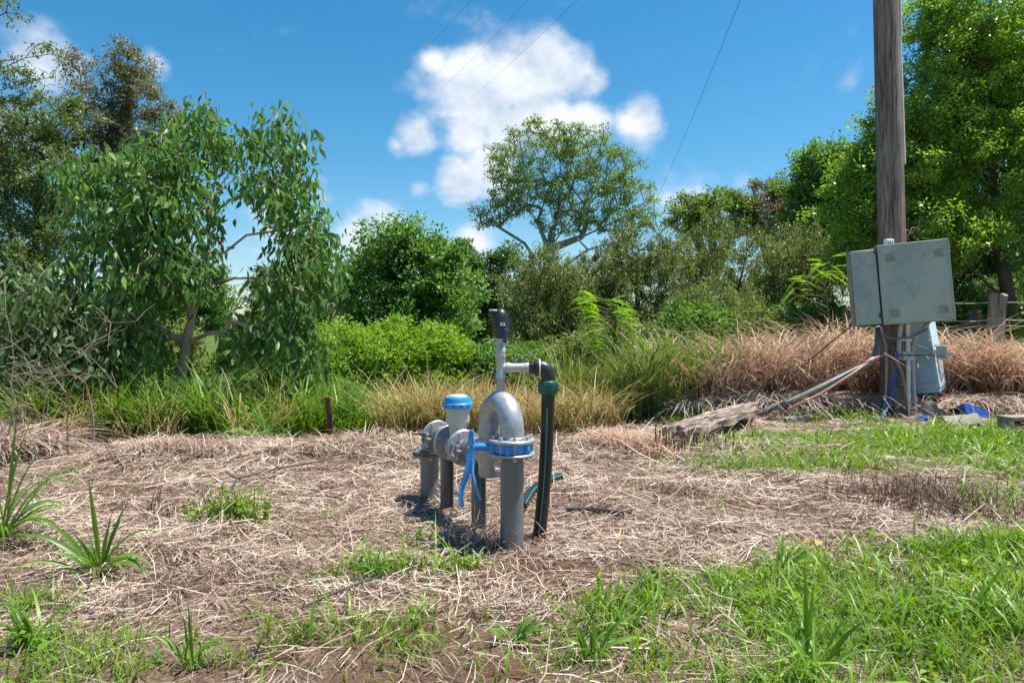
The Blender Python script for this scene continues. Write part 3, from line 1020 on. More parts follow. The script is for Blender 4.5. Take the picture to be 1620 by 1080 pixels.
# --- distant copies closing the horizon
far = [(-10.5, 31, 2.2, .62, rnd_tree, 'distant rounded dark tree beyond the field'), (-14.5, 30, .4, .7, rnd_tree, 'distant rounded dark tree beyond the field'), (-12.5, 36, 3.4, .5, gumB, 'distant grey-green gum beyond the field'), (-62, 78, .3, 1.1, gumB, 'distant grey-green gum beyond the field'), (-50, 60, 1.9, 1.0, gumB, 'distant grey-green gum beyond the field'), (-38, 70, 2.6, .95, gumB, 'distant grey-green gum beyond the field'),
       (-27, 55, 3.3, .62, gumB, 'distant grey-green gum beyond the field'), (-33, 46, .8, .6, rnd_tree, 'distant rounded dark tree beyond the field'), (-20, 62, 1.7, .8, rnd_tree, 'distant rounded dark tree beyond the field'),
       (-8, 66, 4.0, .8, rnd_tree, 'distant rounded dark tree beyond the field'), (4, 60, 5.1, .8, rnd_tree, 'distant rounded dark tree beyond the field'), (18, 55, 2.2, .85, rnd_tree, 'distant rounded dark tree beyond the field'),
       (28, 48, .5, .8, rnd_tree, 'distant rounded dark tree beyond the field'), (40, 52, 3.0, 1.0, rnd_tree, 'distant rounded dark tree beyond the field'), (-14, 40, 2.4, .5, rnd_tree, 'distant rounded dark tree beyond the field'),
       (-19, 33, 5.5, .55, rnd_tree, 'distant rounded dark tree beyond the field'), (-26, 36, 4.1, .62, gumB, 'distant grey-green gum beyond the field')]
for x, y, rz, s, src, lab in far:
    c = copy_tree(src, (x, y), rz, s, lab)
    c['group'] = 'distant gums beyond the field' if src is gumB else 'distant rounded trees beyond the field'

# ------------------------------------------------------------------ leafy gum saplings in front (with single leaves)
def leaf_variant(k):
    """unit-length sickle leaf along +X, side +Y"""
    w = (.15, .175, .20, .165)[k % 4]
    bend = (.10, -.08, .05, -.14)[k % 4]
    ts = [0, .18, .42, .72, 1]
    ws = [.012, w * .85, w, w * .55, .004]
    vs = []
    for t, ww in zip(ts, ws):
        y = bend * math.sin(math.pi * t)
        z = -.10 * t * t
        vs += [(t, y - ww, z + ww * .25), (t, y, z), (t, y + ww, z + ww * .25)]
    fs = []
    for i in range(4):
        for j in range(2):
            a = i * 3 + j
            fs.append((a, a + 1, a + 4, a + 3))
    return np.array(vs, float), np.array(fs)


def hanging_leaves(pos, dirs, L):
    n = len(pos)
    side = unit(np.cross(dirs, RNG.normal(size=(n, 3))))
    nrm = np.cross(dirs, side)
    return dirs, side, nrm


def sapling(name, label, limbs, envs, nclump, per, cr, mat, Lr, nsep, r_base, hang, bark, red=.004):
    base = limbs[0][0]
    bz = h1(base[0], base[1])
    limbs = [list(map(tuple, l)) for l in limbs]
    limbs[0] = [(base[0], base[1], bz - .1)] + limbs[0][1:]
    root = thing(name, label, 'tree', (base[0], base[1], bz))
    cl = clump_points(envs, nclump, .7)
    pos, par, r = skeleton(limbs, cl, r_base, .0032, .16, .55, .56)
    link_mesh('trunk', skel_mesh('trunk', pos, par, r, bark, root.location, 8), root)
    n = len(cl)
    k = RNG.poisson(per, n)
    idx = np.repeat(np.arange(n), k)
    tot = len(idx)
    loc = RNG.normal(size=(tot, 3)) * cr * np.array([.6, .6, .35])
    loc[:, 2] -= hang * RNG.random(tot)
    p = cl[idx] + loc
    lean = unit(RNG.normal(size=(n, 3)) * np.array([1, 1, .2]))
    dirs = unit(RNG.normal(size=(tot, 3)) * .42 + .3 * lean[idx] + np.array([0, 0, -1.0]))
    L = RNG.uniform(*Lr, tot)
    tx, sy, nz = hanging_leaves(p, dirs, L)
    rnd = np.clip(.4 * RNG.random(n)[idx] + .38 * RNG.random(tot), 0, .74)
    rnd[RNG.random(tot) < red] = 1.0
    size = L / p[:, 1] * (1 + .8 * np.abs(nz[:, 1]))
    order = np.argsort(-size)
    sep = order[:nsep]
    rest = order[nsep:]
    vs, fs = leaf_variant(0)
    vars_ = [leaf_variant(q)[0] for q in range(4)]
    vv = np.stack(vars_)[np.arange(len(rest)) % 4]
    W = p[rest][:, None] + L[rest][:, None, None] * (vv[..., 0:1] * tx[rest][:, None] + vv[..., 1:2] * sy[rest][:, None] + vv[..., 2:3] * nz[rest][:, None])
    nvert = len(vs)
    Q = (np.arange(len(rest)) * nvert)[:, None, None] + fs[None]
    me = np_mesh('foliage', W, Q.reshape(-1, 4), mat, root.location, np.repeat(rnd[rest], nvert))
    me.shade_smooth()
    fo = link_mesh('foliage', me, root)
    fo['kind'] = 'stuff'
    meshes = []
    for q in range(12):
        v, f = leaf_variant(q)
        m_ = np_mesh('leaf', v, f, mat, (0, 0, 0), np.full(nvert, (q * .41) % .74))
        m_.shade_smooth()
        meshes.append(m_)
    off = np.array(root.location)
    for j, i in enumerate(sep):
        o = bpy.data.objects.new('leaf', meshes[j % 12])
        COL.objects.link(o)
        o.parent = root
        m_ = Matrix(((tx[i][0], sy[i][0], nz[i][0], p[i][0] - off[0]), (tx[i][1], sy[i][1], nz[i][1], p[i][1] - off[1]), (tx[i][2], sy[i][2], nz[i][2], p[i][2] - off[2]), (0, 0, 0, 1)))
        o.matrix_basis = m_ @ Matrix.Diagonal((L[i], L[i], L[i], 1))
    return root


d = 8.4
sapling('gum_sapling', 'leafy young gum with drooping broad leaves and a pale forked trunk', [
    line(P(288, 690, d), P(288, 640, d), P(287, 590, d), P(294, 545, d), P(304, 500, d)),
    line(P(304, 500, d), P(290, 460, d), P(286, 420, d - .2), P(262, 350, d - .3), P(235, 280, d - .3)),
    line(P(304, 500, d), P(318, 460, d), P(330, 400, d), P(330, 345, d), P(345, 300, d), P(375, 255, d), P(410, 205, d), P(440, 175, d)),
    line(P(330, 400, d), P(355, 400, d - .1), P(390, 372, d - .2), P(440, 365, d - .3), P(495, 370, d - .3)),
    line(P(330, 345, d), P(328, 300, d + .1), P(330, 240, d + .1), P(320, 170, d)),
    line(P(286, 420, d - .2), P(220, 380, d - .4), P(150, 340, d - .6)),
    line(P(290, 460, d), P(225, 440, d - .4), P(160, 430, d - .5)),
    line(P(318, 460, d), P(370, 440, d - .4), P(430, 440, d - .5), P(480, 460, d - .5))],
    [E(320, 205, 62, 52, d, .5), E(255, 250, 80, 60, d - .2, .6), E(430, 225, 62, 52, d, .5), E(180, 330, 85, 70, d - .3, .6), E(280, 330, 75, 70, d - .3, .6), E(470, 320, 55, 62, d - .2, .5),
     E(420, 290, 50, 30, d, .5), E(200, 430, 105, 65, d - .3, .7), E(310, 420, 40, 45, d - .5, .5), E(470, 420, 62, 55, d - .3, .5), E(440, 495, 70, 50, d - .3, .5), E(190, 530, 75, 45, d - .2, .6), E(515, 400, 25, 50, d - .2, .4), E(475, 540, 38, 40, d - .3, .4),
     E(480, 370, 45, 30, d - .2, .4), E(140, 260, 45, 35, d - .3, .4), E(380, 530, 40, 32, d - .3, .35), E(310, 165, 35, 25, d, .3), E(455, 180, 22, 20, d, .25)],
    780, 13, .15, M['leaf_sapling'], (.085, .165), 300, .062, .26, M['bark_pink'])
d = 7.6
sapling('gum_sapling', 'smaller grey-green young gum behind the dead twigs at the far left', [
    line(P(40, 700, d), P(42, 640, d), P(45, 560, d), P(50, 480, d)), line(P(45, 560, d), P(85, 510, d), P(130, 480, d)), line(P(45, 560, d), P(0, 500, d), P(-40, 470, d))],
    [E(60, 450, 70, 45, d, .5), E(130, 500, 75, 55, d, .5), E(20, 530, 70, 55, d, .5), E(90, 560, 90, 50, d, .5), E(-40, 480, 50, 60, d, .5), E(180, 560, 60, 45, d + .2, .4)],
    330, 13, .13, M['leaf_grey'], (.07, .14), 60, .02, .2, M['bark_dark'], .002)


M['feather_stem'] = surf_mat('feather_stem', [(.08, .12, .03), (.14, .18, .05)], 8, .6)


# --- feathery saplings
def frond_mesh(mbv, p0, dirv, L, npair=13, wl=.085):
    """compound leaf: rachis with paired leaflets, returned as quads"""
    pts = []
    dirv = Vector(dirv).normalized()
    side = dirv.cross(Vector((0, 0, 1))).normalized()
    up = side.cross(dirv)
    V = []
    for i in range(npair + 1):
        t = i / npair
        c = Vector(p0) + dirv * L * t - Vector((0, 0, .35 * L * t * t))
        pts.append(c)
    for i in range(1, npair + 1):
        t = i / npair
        ll = wl * math.sin(math.pi * (.15 + .8 * t)) * L / .35
        for s in (-1, 1):
            a = pts[i]
            dd = (side * s + dirv * .55 - Vector((0, 0, .25)) + up * random.uniform(-.1, .25)).normalized()
            w = dirv * ll * .2
            m = a + dd * ll * .5
            V.append([a, m + w, a + dd * ll, m - w])
    for i in range(npair):
        w = side * .004
        V.append([pts[i] - w, pts[i] + w, pts[i + 1] + w, pts[i + 1] - w])
    return V


def feather_sapling(label, base_px, base_d, top, fronds):
    b = P(base_px[0], base_px[1], base_d)
    bz = h1(b.x, b.y)
    root = thing('feathery_sapling', label, 'sapling', (b.x, b.y, bz))
    t = P(top[0], top[1], base_d)
    st = MB()
    pts = [Vector((b.x, b.y, bz - .05)), Vector((b.x, b.y, bz)).lerp(t, .35) + Vector((-.03, 0, 0)), Vector((b.x, b.y, bz)).lerp(t, .7), t]
    st.tube(pts, [.016, .013, .009, .004], 6)
    for (px, py, ang, L, dy) in fronds:
        q = P(px, py, base_d + dy)
        a = pts[0].lerp(t, min(1, max(.1, (q.z - bz) / (t.z - bz) - .08)))
        st.tube([a, a.lerp(q, .5) + Vector((0, 0, .03)), q], [.005, .004, .003], 4)
    obj('stem', st, M['feather_stem'], root)
    for (px, py, ang, L, dy) in fronds:
        q = P(px, py, base_d + dy)
        dv = Vector((math.cos(math.radians(ang)), random.uniform(-.5, .1), math.sin(math.radians(ang))))
        V = frond_mesh(None, q, dv, L)
        n = len(V)
        me = np_mesh('frond', np.array([[tuple(x) for x in f] for f in V]), np.arange(n * 4).reshape(n, 4), M['leaf_feather'], root.location, np.repeat(RNG.random(n), 4))
        link_mesh('frond', me, root)


fr = []
for i in range(70):
    t = random.random()
    sx = random.choice((-1, 1))
    fr.append((975 - 20 * t + sx * random.uniform(0, 14), 560 - 92 * t, 90 - sx * random.uniform(50, 95), random.uniform(.28, .5), random.uniform(-.3, .3)))
feather_sapling('bright yellow-green feathery sapling in the long grass behind the black hose', (962, 640), 10.6, (978, 462), fr)
fr = []
for i in range(26):
    t = random.random()
    fr.append((1325 - 75 * t + random.uniform(-15, 15), 405 + 60 * t + random.uniform(-12, 20), random.choice((160, 190, 215, 20, -20)), random.uniform(.25, .4), random.uniform(-.3, .3)))
feather_sapling('feathery bright sapling leaning out beside the grey cabinet', (1330, 620), 11.2, (1300, 408), fr)

# ------------------------------------------------------------------ pipework
F0 = Vector((0.0, 3.68, 0))
U = Vector((-.468, .884, 0)).normalized()
RT = Vector((U.y, -U.x, 0))


def S(s, z, side=0.0):
    return F0 + U * s + RT * side + Vector((0, 0, z))


root = thing('pipe_headworks', 'grey irrigation pipework with blue-capped water meter, blue lever valve and black hose', 'pipework', (0, 3.68, h1(0, 3.68)))


def bolts(parent, c, axis, rad, n, mat, length=.05, r=.011, a0=.3):
    axis = Vector(axis).normalized()
    a = Vector((0, 0, 1)) if abs(axis.z) < .9 else Vector((1, 0, 0))
    e1 = (a - axis * a.dot(axis)).normalized()
    e2 = axis.cross(e1)
    for k in range(n):
        an = 2 * math.pi * k / n + a0
        p = Vector(c) + (e1 * math.cos(an) + e2 * math.sin(an)) * rad
        b = MB()
        b.lathe([(r, -length / 2), (r, -length / 2 + .011), (r * .55, -length / 2 + .0115), (r * .55, length / 2 - .012), (r, length / 2 - .0115), (r, length / 2)], p, axis, 6)
        obj('bolt', b, mat, parent, angle=20)


def disc(r, t, ch=.004):
    return [(r - ch, -t / 2), (r, -t / 2 + ch), (r, t / 2 - ch), (r - ch, t / 2)]


RP = .063
# front riser
b = MB().tube([S(0, -.12), S(0, .2), S(0, .515)], RP, 32)
fr_ = obj('riser_pipe', b, M['galv_pipe'], root)
pl = obj('flange', MB().lathe(disc(.125, .015), S(0, .5225), (0, 0, 1), 40), M['galv'], fr_)
# blue wafer valve
vb = MB().lathe([(.095, 0), (.104, .004), (.104, .048), (.095, .052)], S(0, .531), (0, 0, 1), 40)
for k in range(6):
    an = math.radians(60 * k + 18)
    vb.lathe([(.013, 0), (.015, .004), (.015, .048), (.013, .052)], S(0, .531) + Vector((math.cos(an) * .107, math.sin(an) * .107, 0)), (0, 0, 1), 12)
valve = obj('butterfly_valve', vb, M['blue_paint'], root)
ld = Vector((-1, .05, 0)).normalized()
b = MB().tube([S(0, .557) + ld * .09, S(0, .557) + ld * .12, S(0, .557) + ld * .205], [.023, .021, .019], 16)
for zz in (-.017, .017):
    b.box(S(0, .557 + zz) + ld * .15, (.12, .016, .006))
obj('valve_neck', b, M['blue_paint'], valve)
q = S(0, .557) + ld * .205
b = MB().lathe([(.008, -.004), (.040, -.004), (.042, 0), (.040, .005), (.008, .005)], q, ld, 28)
obj('notch_plate', b, M['blue_paint'], valve)
xp = ld * .012
b = MB()
hp = [P(746, 680, 3.66), P(745, 705, 3.66), P(742, 738, 3.65), P(732, 768, 3.64), P(728, 782, 3.63), P(731, 801, 3.62)]
for i in range(len(hp) - 1):
    w0 = (.012, .020, .021, .014, .013, .012)[i]
    w1 = (.012, .020, .021, .014, .013, .012)[i + 1]
    a, c = hp[i], hp[i + 1]
    t = (c - a).normalized()
    sd_ = Vector((t.z, 0, -t.x)).normalized()
    th = Vector((0, .007, 0))
    vs_ = []
    for p, w in ((a, w0), (c, w1)):
        vs_ += [p - sd_ * w - th, p + sd_ * w - th, p + sd_ * w + th, p - sd_ * w + th]
    b.add(vs_, [(0, 1, 5, 4), (1, 2, 6, 5), (2, 3, 7, 6), (3, 0, 4, 7), (0, 3, 2, 1), (4, 5, 6, 7)])
lev = obj('lever', b, M['blue_paint'], valve, bevel=.003)
b = MB().tube([P(748, 728, 3.64), P(747, 748, 3.63), P(753, 770, 3.62), P(760, 791, 3.62)], [.009, .009, .009, .0085], 8)
obj('trigger', b, M['blue_paint'], valve)
b = MB().tube([P(741, 707, 3.62), P(741, 707, 3.69)], .008, 8)
obj('pivot_pin', b, M['steel'], valve)
# U bend with upper flange
b = MB()
pts = [S(0, .60), S(0, .64)]
for k in range(0, 25):
    an = math.pi * k / 24
    pts.append(S(.135 - .135 * math.cos(an), .65 + .135 * math.sin(an)))
pts += [S(.27, .56), S(.27, .47)]
b.tube(pts, .0655, 32)
ub = obj('u_bend', b, M['galv'], root)
obj('flange', MB().lathe(disc(.125, .018), S(0, .593), (0, 0, 1), 40), M['galv'], ub)
obj('weld_ring', MB().lathe([(.062, 0), (.072, .004), (.066, .013), (.06, .016)], S(0, .602), (0, 0, 1), 32), M['galv'], ub)
bolts(ub, S(0, .558), (0, 0, 1), .100, 8, M['galv_light'], .125, .0105, .15)
# lower tee
b = MB().lathe([(.03, .345), (.06, .348), (.0675, .36), (.0675, .56), (.069, .565), (.066, .57)], S(.27, 0), (0, 0, 1), 32)
tee = obj('lower_tee', b, M['galv'], root)
obj('drain_plug', MB().lathe([(.016, .06), (.016, .085), (.021, .086), (.021, .10), (.012, .102)], S(.27, .40), (.55, -.82, -.1), 8), M['galv_light'], tee)
AXZ = .455
b = MB().tube([S(.27, AXZ), S(.45, AXZ)], .056, 28)
obj('branch', b, M['galv'], tee)


def coupling(s):
    b = MB().lathe([(.06, -.026), (.080, -.024), (.088, -.012), (.088, .012), (.080, .024), (.06, .026)], S(s, AXZ), U, 32)
    c = obj('coupling', b, M['galv_dark'], root)
    for sg in (-1, 1):
        lug = MB().box(S(s, AXZ, sg * .10), (.035, .05, .03), Matrix(((RT.x, U.x, 0), (RT.y, U.y, 0), (0, 0, 1))))
        obj('lug', lug, M['galv_dark'], c, bevel=.004)
        obj('bolt', MB().lathe([(.012, -.045), (.012, -.032), (.007, -.031), (.007, .031), (.012, .032), (.012, .045)], S(s, AXZ, sg * .104), (0, 0, 1), 6), M['galv_light'], c, angle=20)
    return c


coupling(.50)
b = MB().tube([S(.515, AXZ), S(.66, AXZ)], .056, 28)
sp = obj('spool', b, M['galv'], root)
obj('flange', MB().lathe(disc(.112, .018), S(.625, AXZ), U, 36), M['galv'], sp)
# water meter
b = MB().lathe([(.056, .645), (.058, .68), (.078, .70), (.082, .735), (.078, .77), (.058, .80), (.056, .85)], F0 + Vector((0, 0, AXZ)), U, 32)
mt = obj('water_meter', b, M['galv'], root)
for s_ in (.647, .845):
    obj('flange', MB().lathe(disc(.112, .016), S(s_, AXZ), U, 36), M['galv'], mt)
obj('gasket', MB().lathe([(.106, -.002), (.108, 0), (.106, .002)], S(.6365, AXZ), U, 36), M['gasket'], mt)
bolts(mt, S(.636, AXZ), U, .094, 8, M['galv_light'], .075, .0105, .39)
MS = .735
b = MB().lathe([(.05, AXZ + .05), (.056, .56), (.062, .585), (.073, .60), (.076, .61), (.076, .70), (.06, .705)], S(MS, 0), (0, 0, 1), 36)
obj('register_housing', b, M['cream'], mt)
b = MB().lathe([(.074, .692), (.090, .694), (.092, .70), (.092, .722), (.086, .727), (.083, .752), (.078, .762), (.05, .766)], S(MS, 0), (0, 0, 1), 40)
cp = obj('cap', b, M['blue_cap'], mt)
for k in range(12):
    an = 2 * math.pi * k / 12
    obj('grip', MB().box(S(MS, .708) + Vector((math.cos(an) * .092, math.sin(an) * .092, 0)), (.010, .022, .022), Matrix.Rotation(an, 3, 'Z')), M['blue_cap'], cp, bevel=.002)
obj('dial_lid', MB().lathe([(.058, .764), (.056, .772), (.03, .774)], S(MS, 0), (0, 0, 1), 28), M['white'], cp)
# rear spool, coupling and elbow
b = MB().tube([S(.84, AXZ), S(1.0, AXZ)], .056, 28)
sp2 = obj('spool', b, M['galv'], root)
obj('flange', MB().lathe(disc(.112, .018), S(.868, AXZ), U, 36), M['galv'], sp2)
bolts(sp2, S(.857, AXZ), U, .094, 8, M['galv_light'], .075, .0105, .39)
coupling(1.0)
pts = [S(1.0, AXZ), S(1.11, AXZ)]
for k in range(9):
    an = math.pi / 2 * k / 8
    pts.append(S(1.12 + .11 * math.sin(an), AXZ - .11 + .11 * math.cos(an) + 0))
pts.append(S(1.23, .325))
el = obj('rear_elbow', MB().tube(pts, .06, 28), M['galv'], root)
obj('flange', MB().lathe(disc(.115, .018), S(1.085, AXZ), U, 36), M['galv'], el)
bolts(el, S(1.085, AXZ), U, .095, 8, M['galv_light'], .05, .0105, .39)
obj('flange', MB().lathe(disc(.118, .018), S(1.23, .338), (0, 0, 1), 36), M['galv_dark'], el)
rr = obj('riser_pipe', MB().tube([S(1.23, -.12), S(1.23, .32)], RP, 28), M['galv_pipe'], root)
obj('flange', MB().lathe(disc(.118, .018), S(1.23, .318), (0, 0, 1), 36), M['galv_dark'], rr)
bolts(rr, S(1.23, .328), (0, 0, 1), .10, 8, M['galv_light'], .07, .0105, .2)
# little black handle on the rear tapping
obj('tap_handle', MB().box(S(1.06, .49, -.14), (.07, .018, .01)), M['black_plastic'], root, bevel=.003)
obj('tap_stem', MB().tube([S(1.06, .49, -.14), S(1.06, .475, -.05)], .007, 8), M['black_plastic'], root)
# seal wire on the meter
obj('seal_wire', MB().tube([S(.86, .54, .02), S(.82, .575, .03), S(.79, .585, .02), S(.80, .56, -.03), S(.84, .53, -.05)], .0025, 5), M['gasket'], root)
# support posts (folded channel)
for s_, top in ((.93, .402), (.44, .402)):
    b = MB()
    R_ = Matrix(((RT.x, U.x, 0), (RT.y, U.y, 0), (0, 0, 1)))
    zc, hh = (top - .12) / 2, top + .12
    b.box(S(s_, zc), (.078, .006, hh), R_)
    for sg in (-1, 1):
        b.box(S(s_, zc) + RT * sg * .036 - U * .021, (.006, .036, hh - .002), R_)
    po = obj('support_post', b, M['rust_post'], root, smooth=False)
    obj('saddle', MB().tube([S(s_, AXZ - .058, a) + Vector((0, 0, c)) for a, c in ((-.06, .03), (-.04, .008), (0, -.004), (.04, .008), (.06, .03))], .012, 6), M['rust_post'], po)
# riser on top of the U bend
A0 = S(.135, 0)
b = MB().tube([A0 + Vector((0, 0, .83)), A0 + Vector((0, 0, .93))], .0225, 20)
obj('stub_pipe', b, M['galv'], root)
b = MB().lathe([(.022, .915), (.029, .917), (.030, .93), (.027, .936), (.027, 1.03), (.030, 1.036), (.030, 1.05), (.022, 1.052)], A0, (0, 0, 1), 20)
XR = Vector((1, .0, 0))
b.lathe([(.026, 0), (.026, .03), (.030, .034), (.030, .05), (.022, .052)], A0 + Vector((0, 0, .977)), XR, 20)
obj('top_tee', b, M['galv_light'], root)
b = MB().lathe([(.023, 1.045), (.026, 1.05), (.028, 1.06), (.028, 1.075), (.0245, 1.08), (.0245, 1.13), (.028, 1.132), (.028, 1.15), (.02, 1.152)], A0, (0, 0, 1), 14)
bv = obj('ball_valve', b, M['galv_light'], root)
obj('valve_stem', MB().tube([A0 + Vector((.01, -.022, 1.105)), A0 + Vector((.018, -.048, 1.105))], .008, 8), M['steel'], bv)
obj('handle', MB().box(A0 + Vector((.024, -.052, 1.155)), (.021, .007, .078)), M['blue_dark'], bv, bevel=.003)
b = MB().lathe([(.02, 1.135), (.036, 1.143), (.045, 1.162), (.048, 1.185), (.048, 1.197)], A0, (0, 0, 1), 28)
av = obj('air_valve', b, M['grey_plastic'], root)
b = MB().lathe([(.0485, 1.195), (.049, 1.205), (.0485, 1.225), (.046, 1.25), (.040, 1.275), (.030, 1.293), (.018, 1.302), (.006, 1.305)], A0, (0, 0, 1), 28)
obj('dome', b, M['black_plastic'], av)
obj('outlet', MB().tube([A0 + Vector((.0, 0, 1.275)), A0 + Vector((-.03, -.006, 1.286)), A0 + Vector((-.066, -.012, 1.286))], [.02, .0175, .0165], 16), M['black_plastic'], av)
RL = Matrix.Rotation(.25, 3, 'Z')
obj('label_plate', MB().box(A0 + Vector((.012, -.0488, 1.218)), (.028, .003, .017), RL), M['white'], av)
obj('print_mark', MB().box(A0 + Vector((.012, -.0508, 1.219)), (.014, .0012, .006), RL), M['blue_dark'], av)
# side outlet with second ball valve
zc = .977
b = MB().lathe([(.021, .045), (.0265, .05), (.0275, .065), (.026, .08), (.0275, .1), (.0275, .135), (.031, .138), (.031, .158), (.02, .16)], A0 + Vector((0, 0, zc)), XR, 14)
sv = obj('ball_valve', b, M['galv_light'], root)
obj('valve_stem', MB().tube([A0 + Vector((.085, 0, zc + .02)), A0 + Vector((.085, 0, zc + .046))], .008, 8), M['steel'], sv)
hb = MB()
hpts = [(.066, .040), (.085, .046), (.098, .050), (.108, .064), (.125, .068), (.185, .070)]
for i in range(len(hpts) - 1):
    a = A0 + Vector((hpts[i][0], 0, zc + hpts[i][1]))
    c = A0 + Vector((hpts[i + 1][0], 0, zc + hpts[i + 1][1]))
    w = Vector((0, .010, 0))
    t = Vector((0, 0, .0022))
    hb.add([a - w - t, a + w - t, a + w + t, a - w + t, c - w - t, c + w - t, c + w + t, c - w + t], [(0, 1, 5, 4), (1, 2, 6, 5), (2, 3, 7, 6), (3, 0, 4, 7), (0, 3, 2, 1), (4, 5, 6, 7)])
obj('handle', hb, M['steel'], sv)
b = MB().lathe([(.024, .155), (.034, .157), (.036, .165), (.036, .185), (.030, .187)], A0 + Vector((0, 0, zc)), XR, 6)
obj('union_nut', b, M['black_plastic'], root, angle=20)
b = MB().lathe([(.03, .184), (.044, .188), (.047, .20), (.047, .212), (.04, .214)], A0 + Vector((0, 0, zc)), XR, 24)
be_pts = [A0 + Vector((.205, 0, zc)), A0 + Vector((.222, 0, zc))]
for k in range(1, 10):
    an = math.pi / 2 * k / 9
    be_pts.append(A0 + Vector((.222 + .043 * math.sin(an), 0, zc - .043 + .043 * math.cos(an))))
be_pts.append(A0 + Vector((.265, 0, .905)))
b.tube(be_pts, .0405, 22)
eb = obj('poly_elbow', b, M['black_plastic'], root)
obj('white_ring', MB().lathe([(.046, .2125), (.0475, .214), (.0475, .219), (.04, .221)], A0 + Vector((0, 0, zc)), XR, 24), M['white'], eb)
nc = A0 + Vector((.265, 0, 0))
b = MB().lathe([(.046, .905), (.053, .90), (.055, .89), (.054, .85), (.050, .832), (.042, .828)], nc, (0, 0, 1), 24)
gn = obj('compression_nut', b, M['green_nut'], root)
for k in range(10):
    an = 2 * math.pi * k / 10
    obj('rib', MB().box(nc + Vector((math.cos(an) * .054, math.sin(an) * .054, .866)), (.007, .011, .05), Matrix.Rotation(an, 3, 'Z')), M['green_nut'], gn, bevel=.002)
hpts = [nc + Vector((0, 0, .85))]
end = Vector((.145, 3.90, -.08))
top_ = nc + Vector((0, 0, .83))
for k in range(1, 13):
    t = k / 12
    p = top_.lerp(end, t)
    p.x += .018 * math.sin(math.pi * t) - .02 * t * (1 - t)
    hpts.append(p)
hz = obj('poly_hose', MB().tube(hpts, .0375, 24), M['poly'], root)
for off_a in (math.radians(262), math.radians(20), math.radians(140)):
    b = MB()
    vs_ = []
    for p in hpts[1:]:
        for da in (-.09, .0, .09):
            vs_.append(p + Vector((math.cos(off_a + da), math.sin(off_a + da), 0)) * .0382)
    fs_ = []
    for i in range(len(hpts) - 2):
        for j in range(2):
            fs_.append((i * 3 + j, i * 3 + j + 1, i * 3 + j + 4, i * 3 + j + 3))
    b.add(vs_, fs_)
    obj('stripe', b, M['poly_stripe'], hz)

# loose poly pipes on the ground
def loose(label, pxs, r, mat, group=None, lift=0.0, stripe=False):
    pts = []
    for px, py in pxs:
        x, y = G(px, py)
        pts.append(Vector((x, y, h1(x, y) + r * .9 + lift)))
    dense = []
    for i in range(len(pts) - 1):
        for k in range(4):
            dense.append(pts[i].lerp(pts[i + 1], k / 4))
    dense.append(pts[-1])
    for _ in range(3):
        dense = [dense[0]] + [(dense[i - 1] + dense[i] * 2 + dense[i + 1]) / 4 for i in range(1, len(dense) - 1)] + [dense[-1]]
    bse = tuple(dense[0])
    b = MB().tube(dense, r, 14)
    rt = thing('pipe_offcut', label, 'pipe', bse, group)
    obj('pipe', b, mat, rt)
    if stripe:
        sv_ = MB()
        vs_ = []
        for i, p in enumerate(dense):
            t = (dense[min(i + 1, len(dense) - 1)] - dense[max(i - 1, 0)]).normalized()
            sd_ = t.cross(Vector((0, 0, 1))).normalized()
            if sd_.y > 0:
                sd_ = -sd_
            for ang in (.6, .8):
                vs_.append(p + (sd_ * math.cos(ang) + Vector((0, 0, math.sin(ang)))) * r * 1.02)
        sv_.add(vs_, [(2 * i, 2 * i + 1, 2 * i + 3, 2 * i + 2) for i in range(len(dense) - 1)])
        obj('stripe', sv_, M['poly_stripe'], rt)
    return rt


loose('straight black poly pipe offcut lying on the straw', [(895, 812), (930, 812), (965, 815), (1000, 818)], .019, M['poly'])
loose('curved black poly pipe stub with blue stripe beside the upright hose', [(826, 815), (838, 793), (858, 777), (886, 768)], .030, M['poly'], stripe=True, lift=.03)

# ------------------------------------------------------------------ power pole, cabinets
D0 = 9.46
PB = Vector((5.335, D0, 0))
lean = Vector((-.027, .0, 1)).normalized()


def pole_x(z):
    return PB + lean * (z / lean.z)


def pole_mesh():
    b = MB()
    n = 28
    vs_, fs_ = [], []
    zs = [-.4] + list(np.linspace(0, 10.2, 42))
    for i, z in enumerate(zs):
        c = pole_x(z)
        r = .182 - .0042 * z + (.012 if z < .8 else 0)
        for k in range(n):
            an = 2 * math.pi * k / n
            g = 1 + .035 * math.sin(an * 3 + z * .3) + .03 * (float(vn(np.array([k * 1.0]), np.array([z * .9]), 1.0, 5)[0]) - .5)
            if z < .75 and math.cos(an + 1.75) > .93:
                g *= .8
            vs_.append(c + Vector((math.cos(an), math.sin(an), 0)) * r * g)
    for i in range(len(zs) - 1):
        for k in range(n):
            k2 = (k + 1) % n
            fs_.append((i * n + k, i * n + k2, (i + 1) * n + k2, (i + 1) * n + k))
    fs_.append(tuple((len(zs) - 1) * n + k for k in range(n)))
    b.add(vs_, fs_)
    return b


pz = h1(PB.x, PB.y)
pole = thing('power_pole', 'tall weathered grey timber power pole leaning slightly', 'pole', (PB.x, PB.y, pz))
obj('shaft', pole_mesh(), M['pole_wood'], pole)
ca = pole_x(9.6)
xa = obj('crossarm', MB().box(ca + Vector((0, -.2, 0)), (2.2, .1, .12)), M['stump_wood'], pole, bevel=.01)
for dx in (-.95, -.35, .35, .95):
    obj('insulator', MB().lathe([(.03, 0), (.055, .02), (.03, .05), (.05, .07), (.03, .12), (.02, .14)], ca + Vector((dx, -.2, .06)), (0, 0, 1), 12), M['white'], xa)
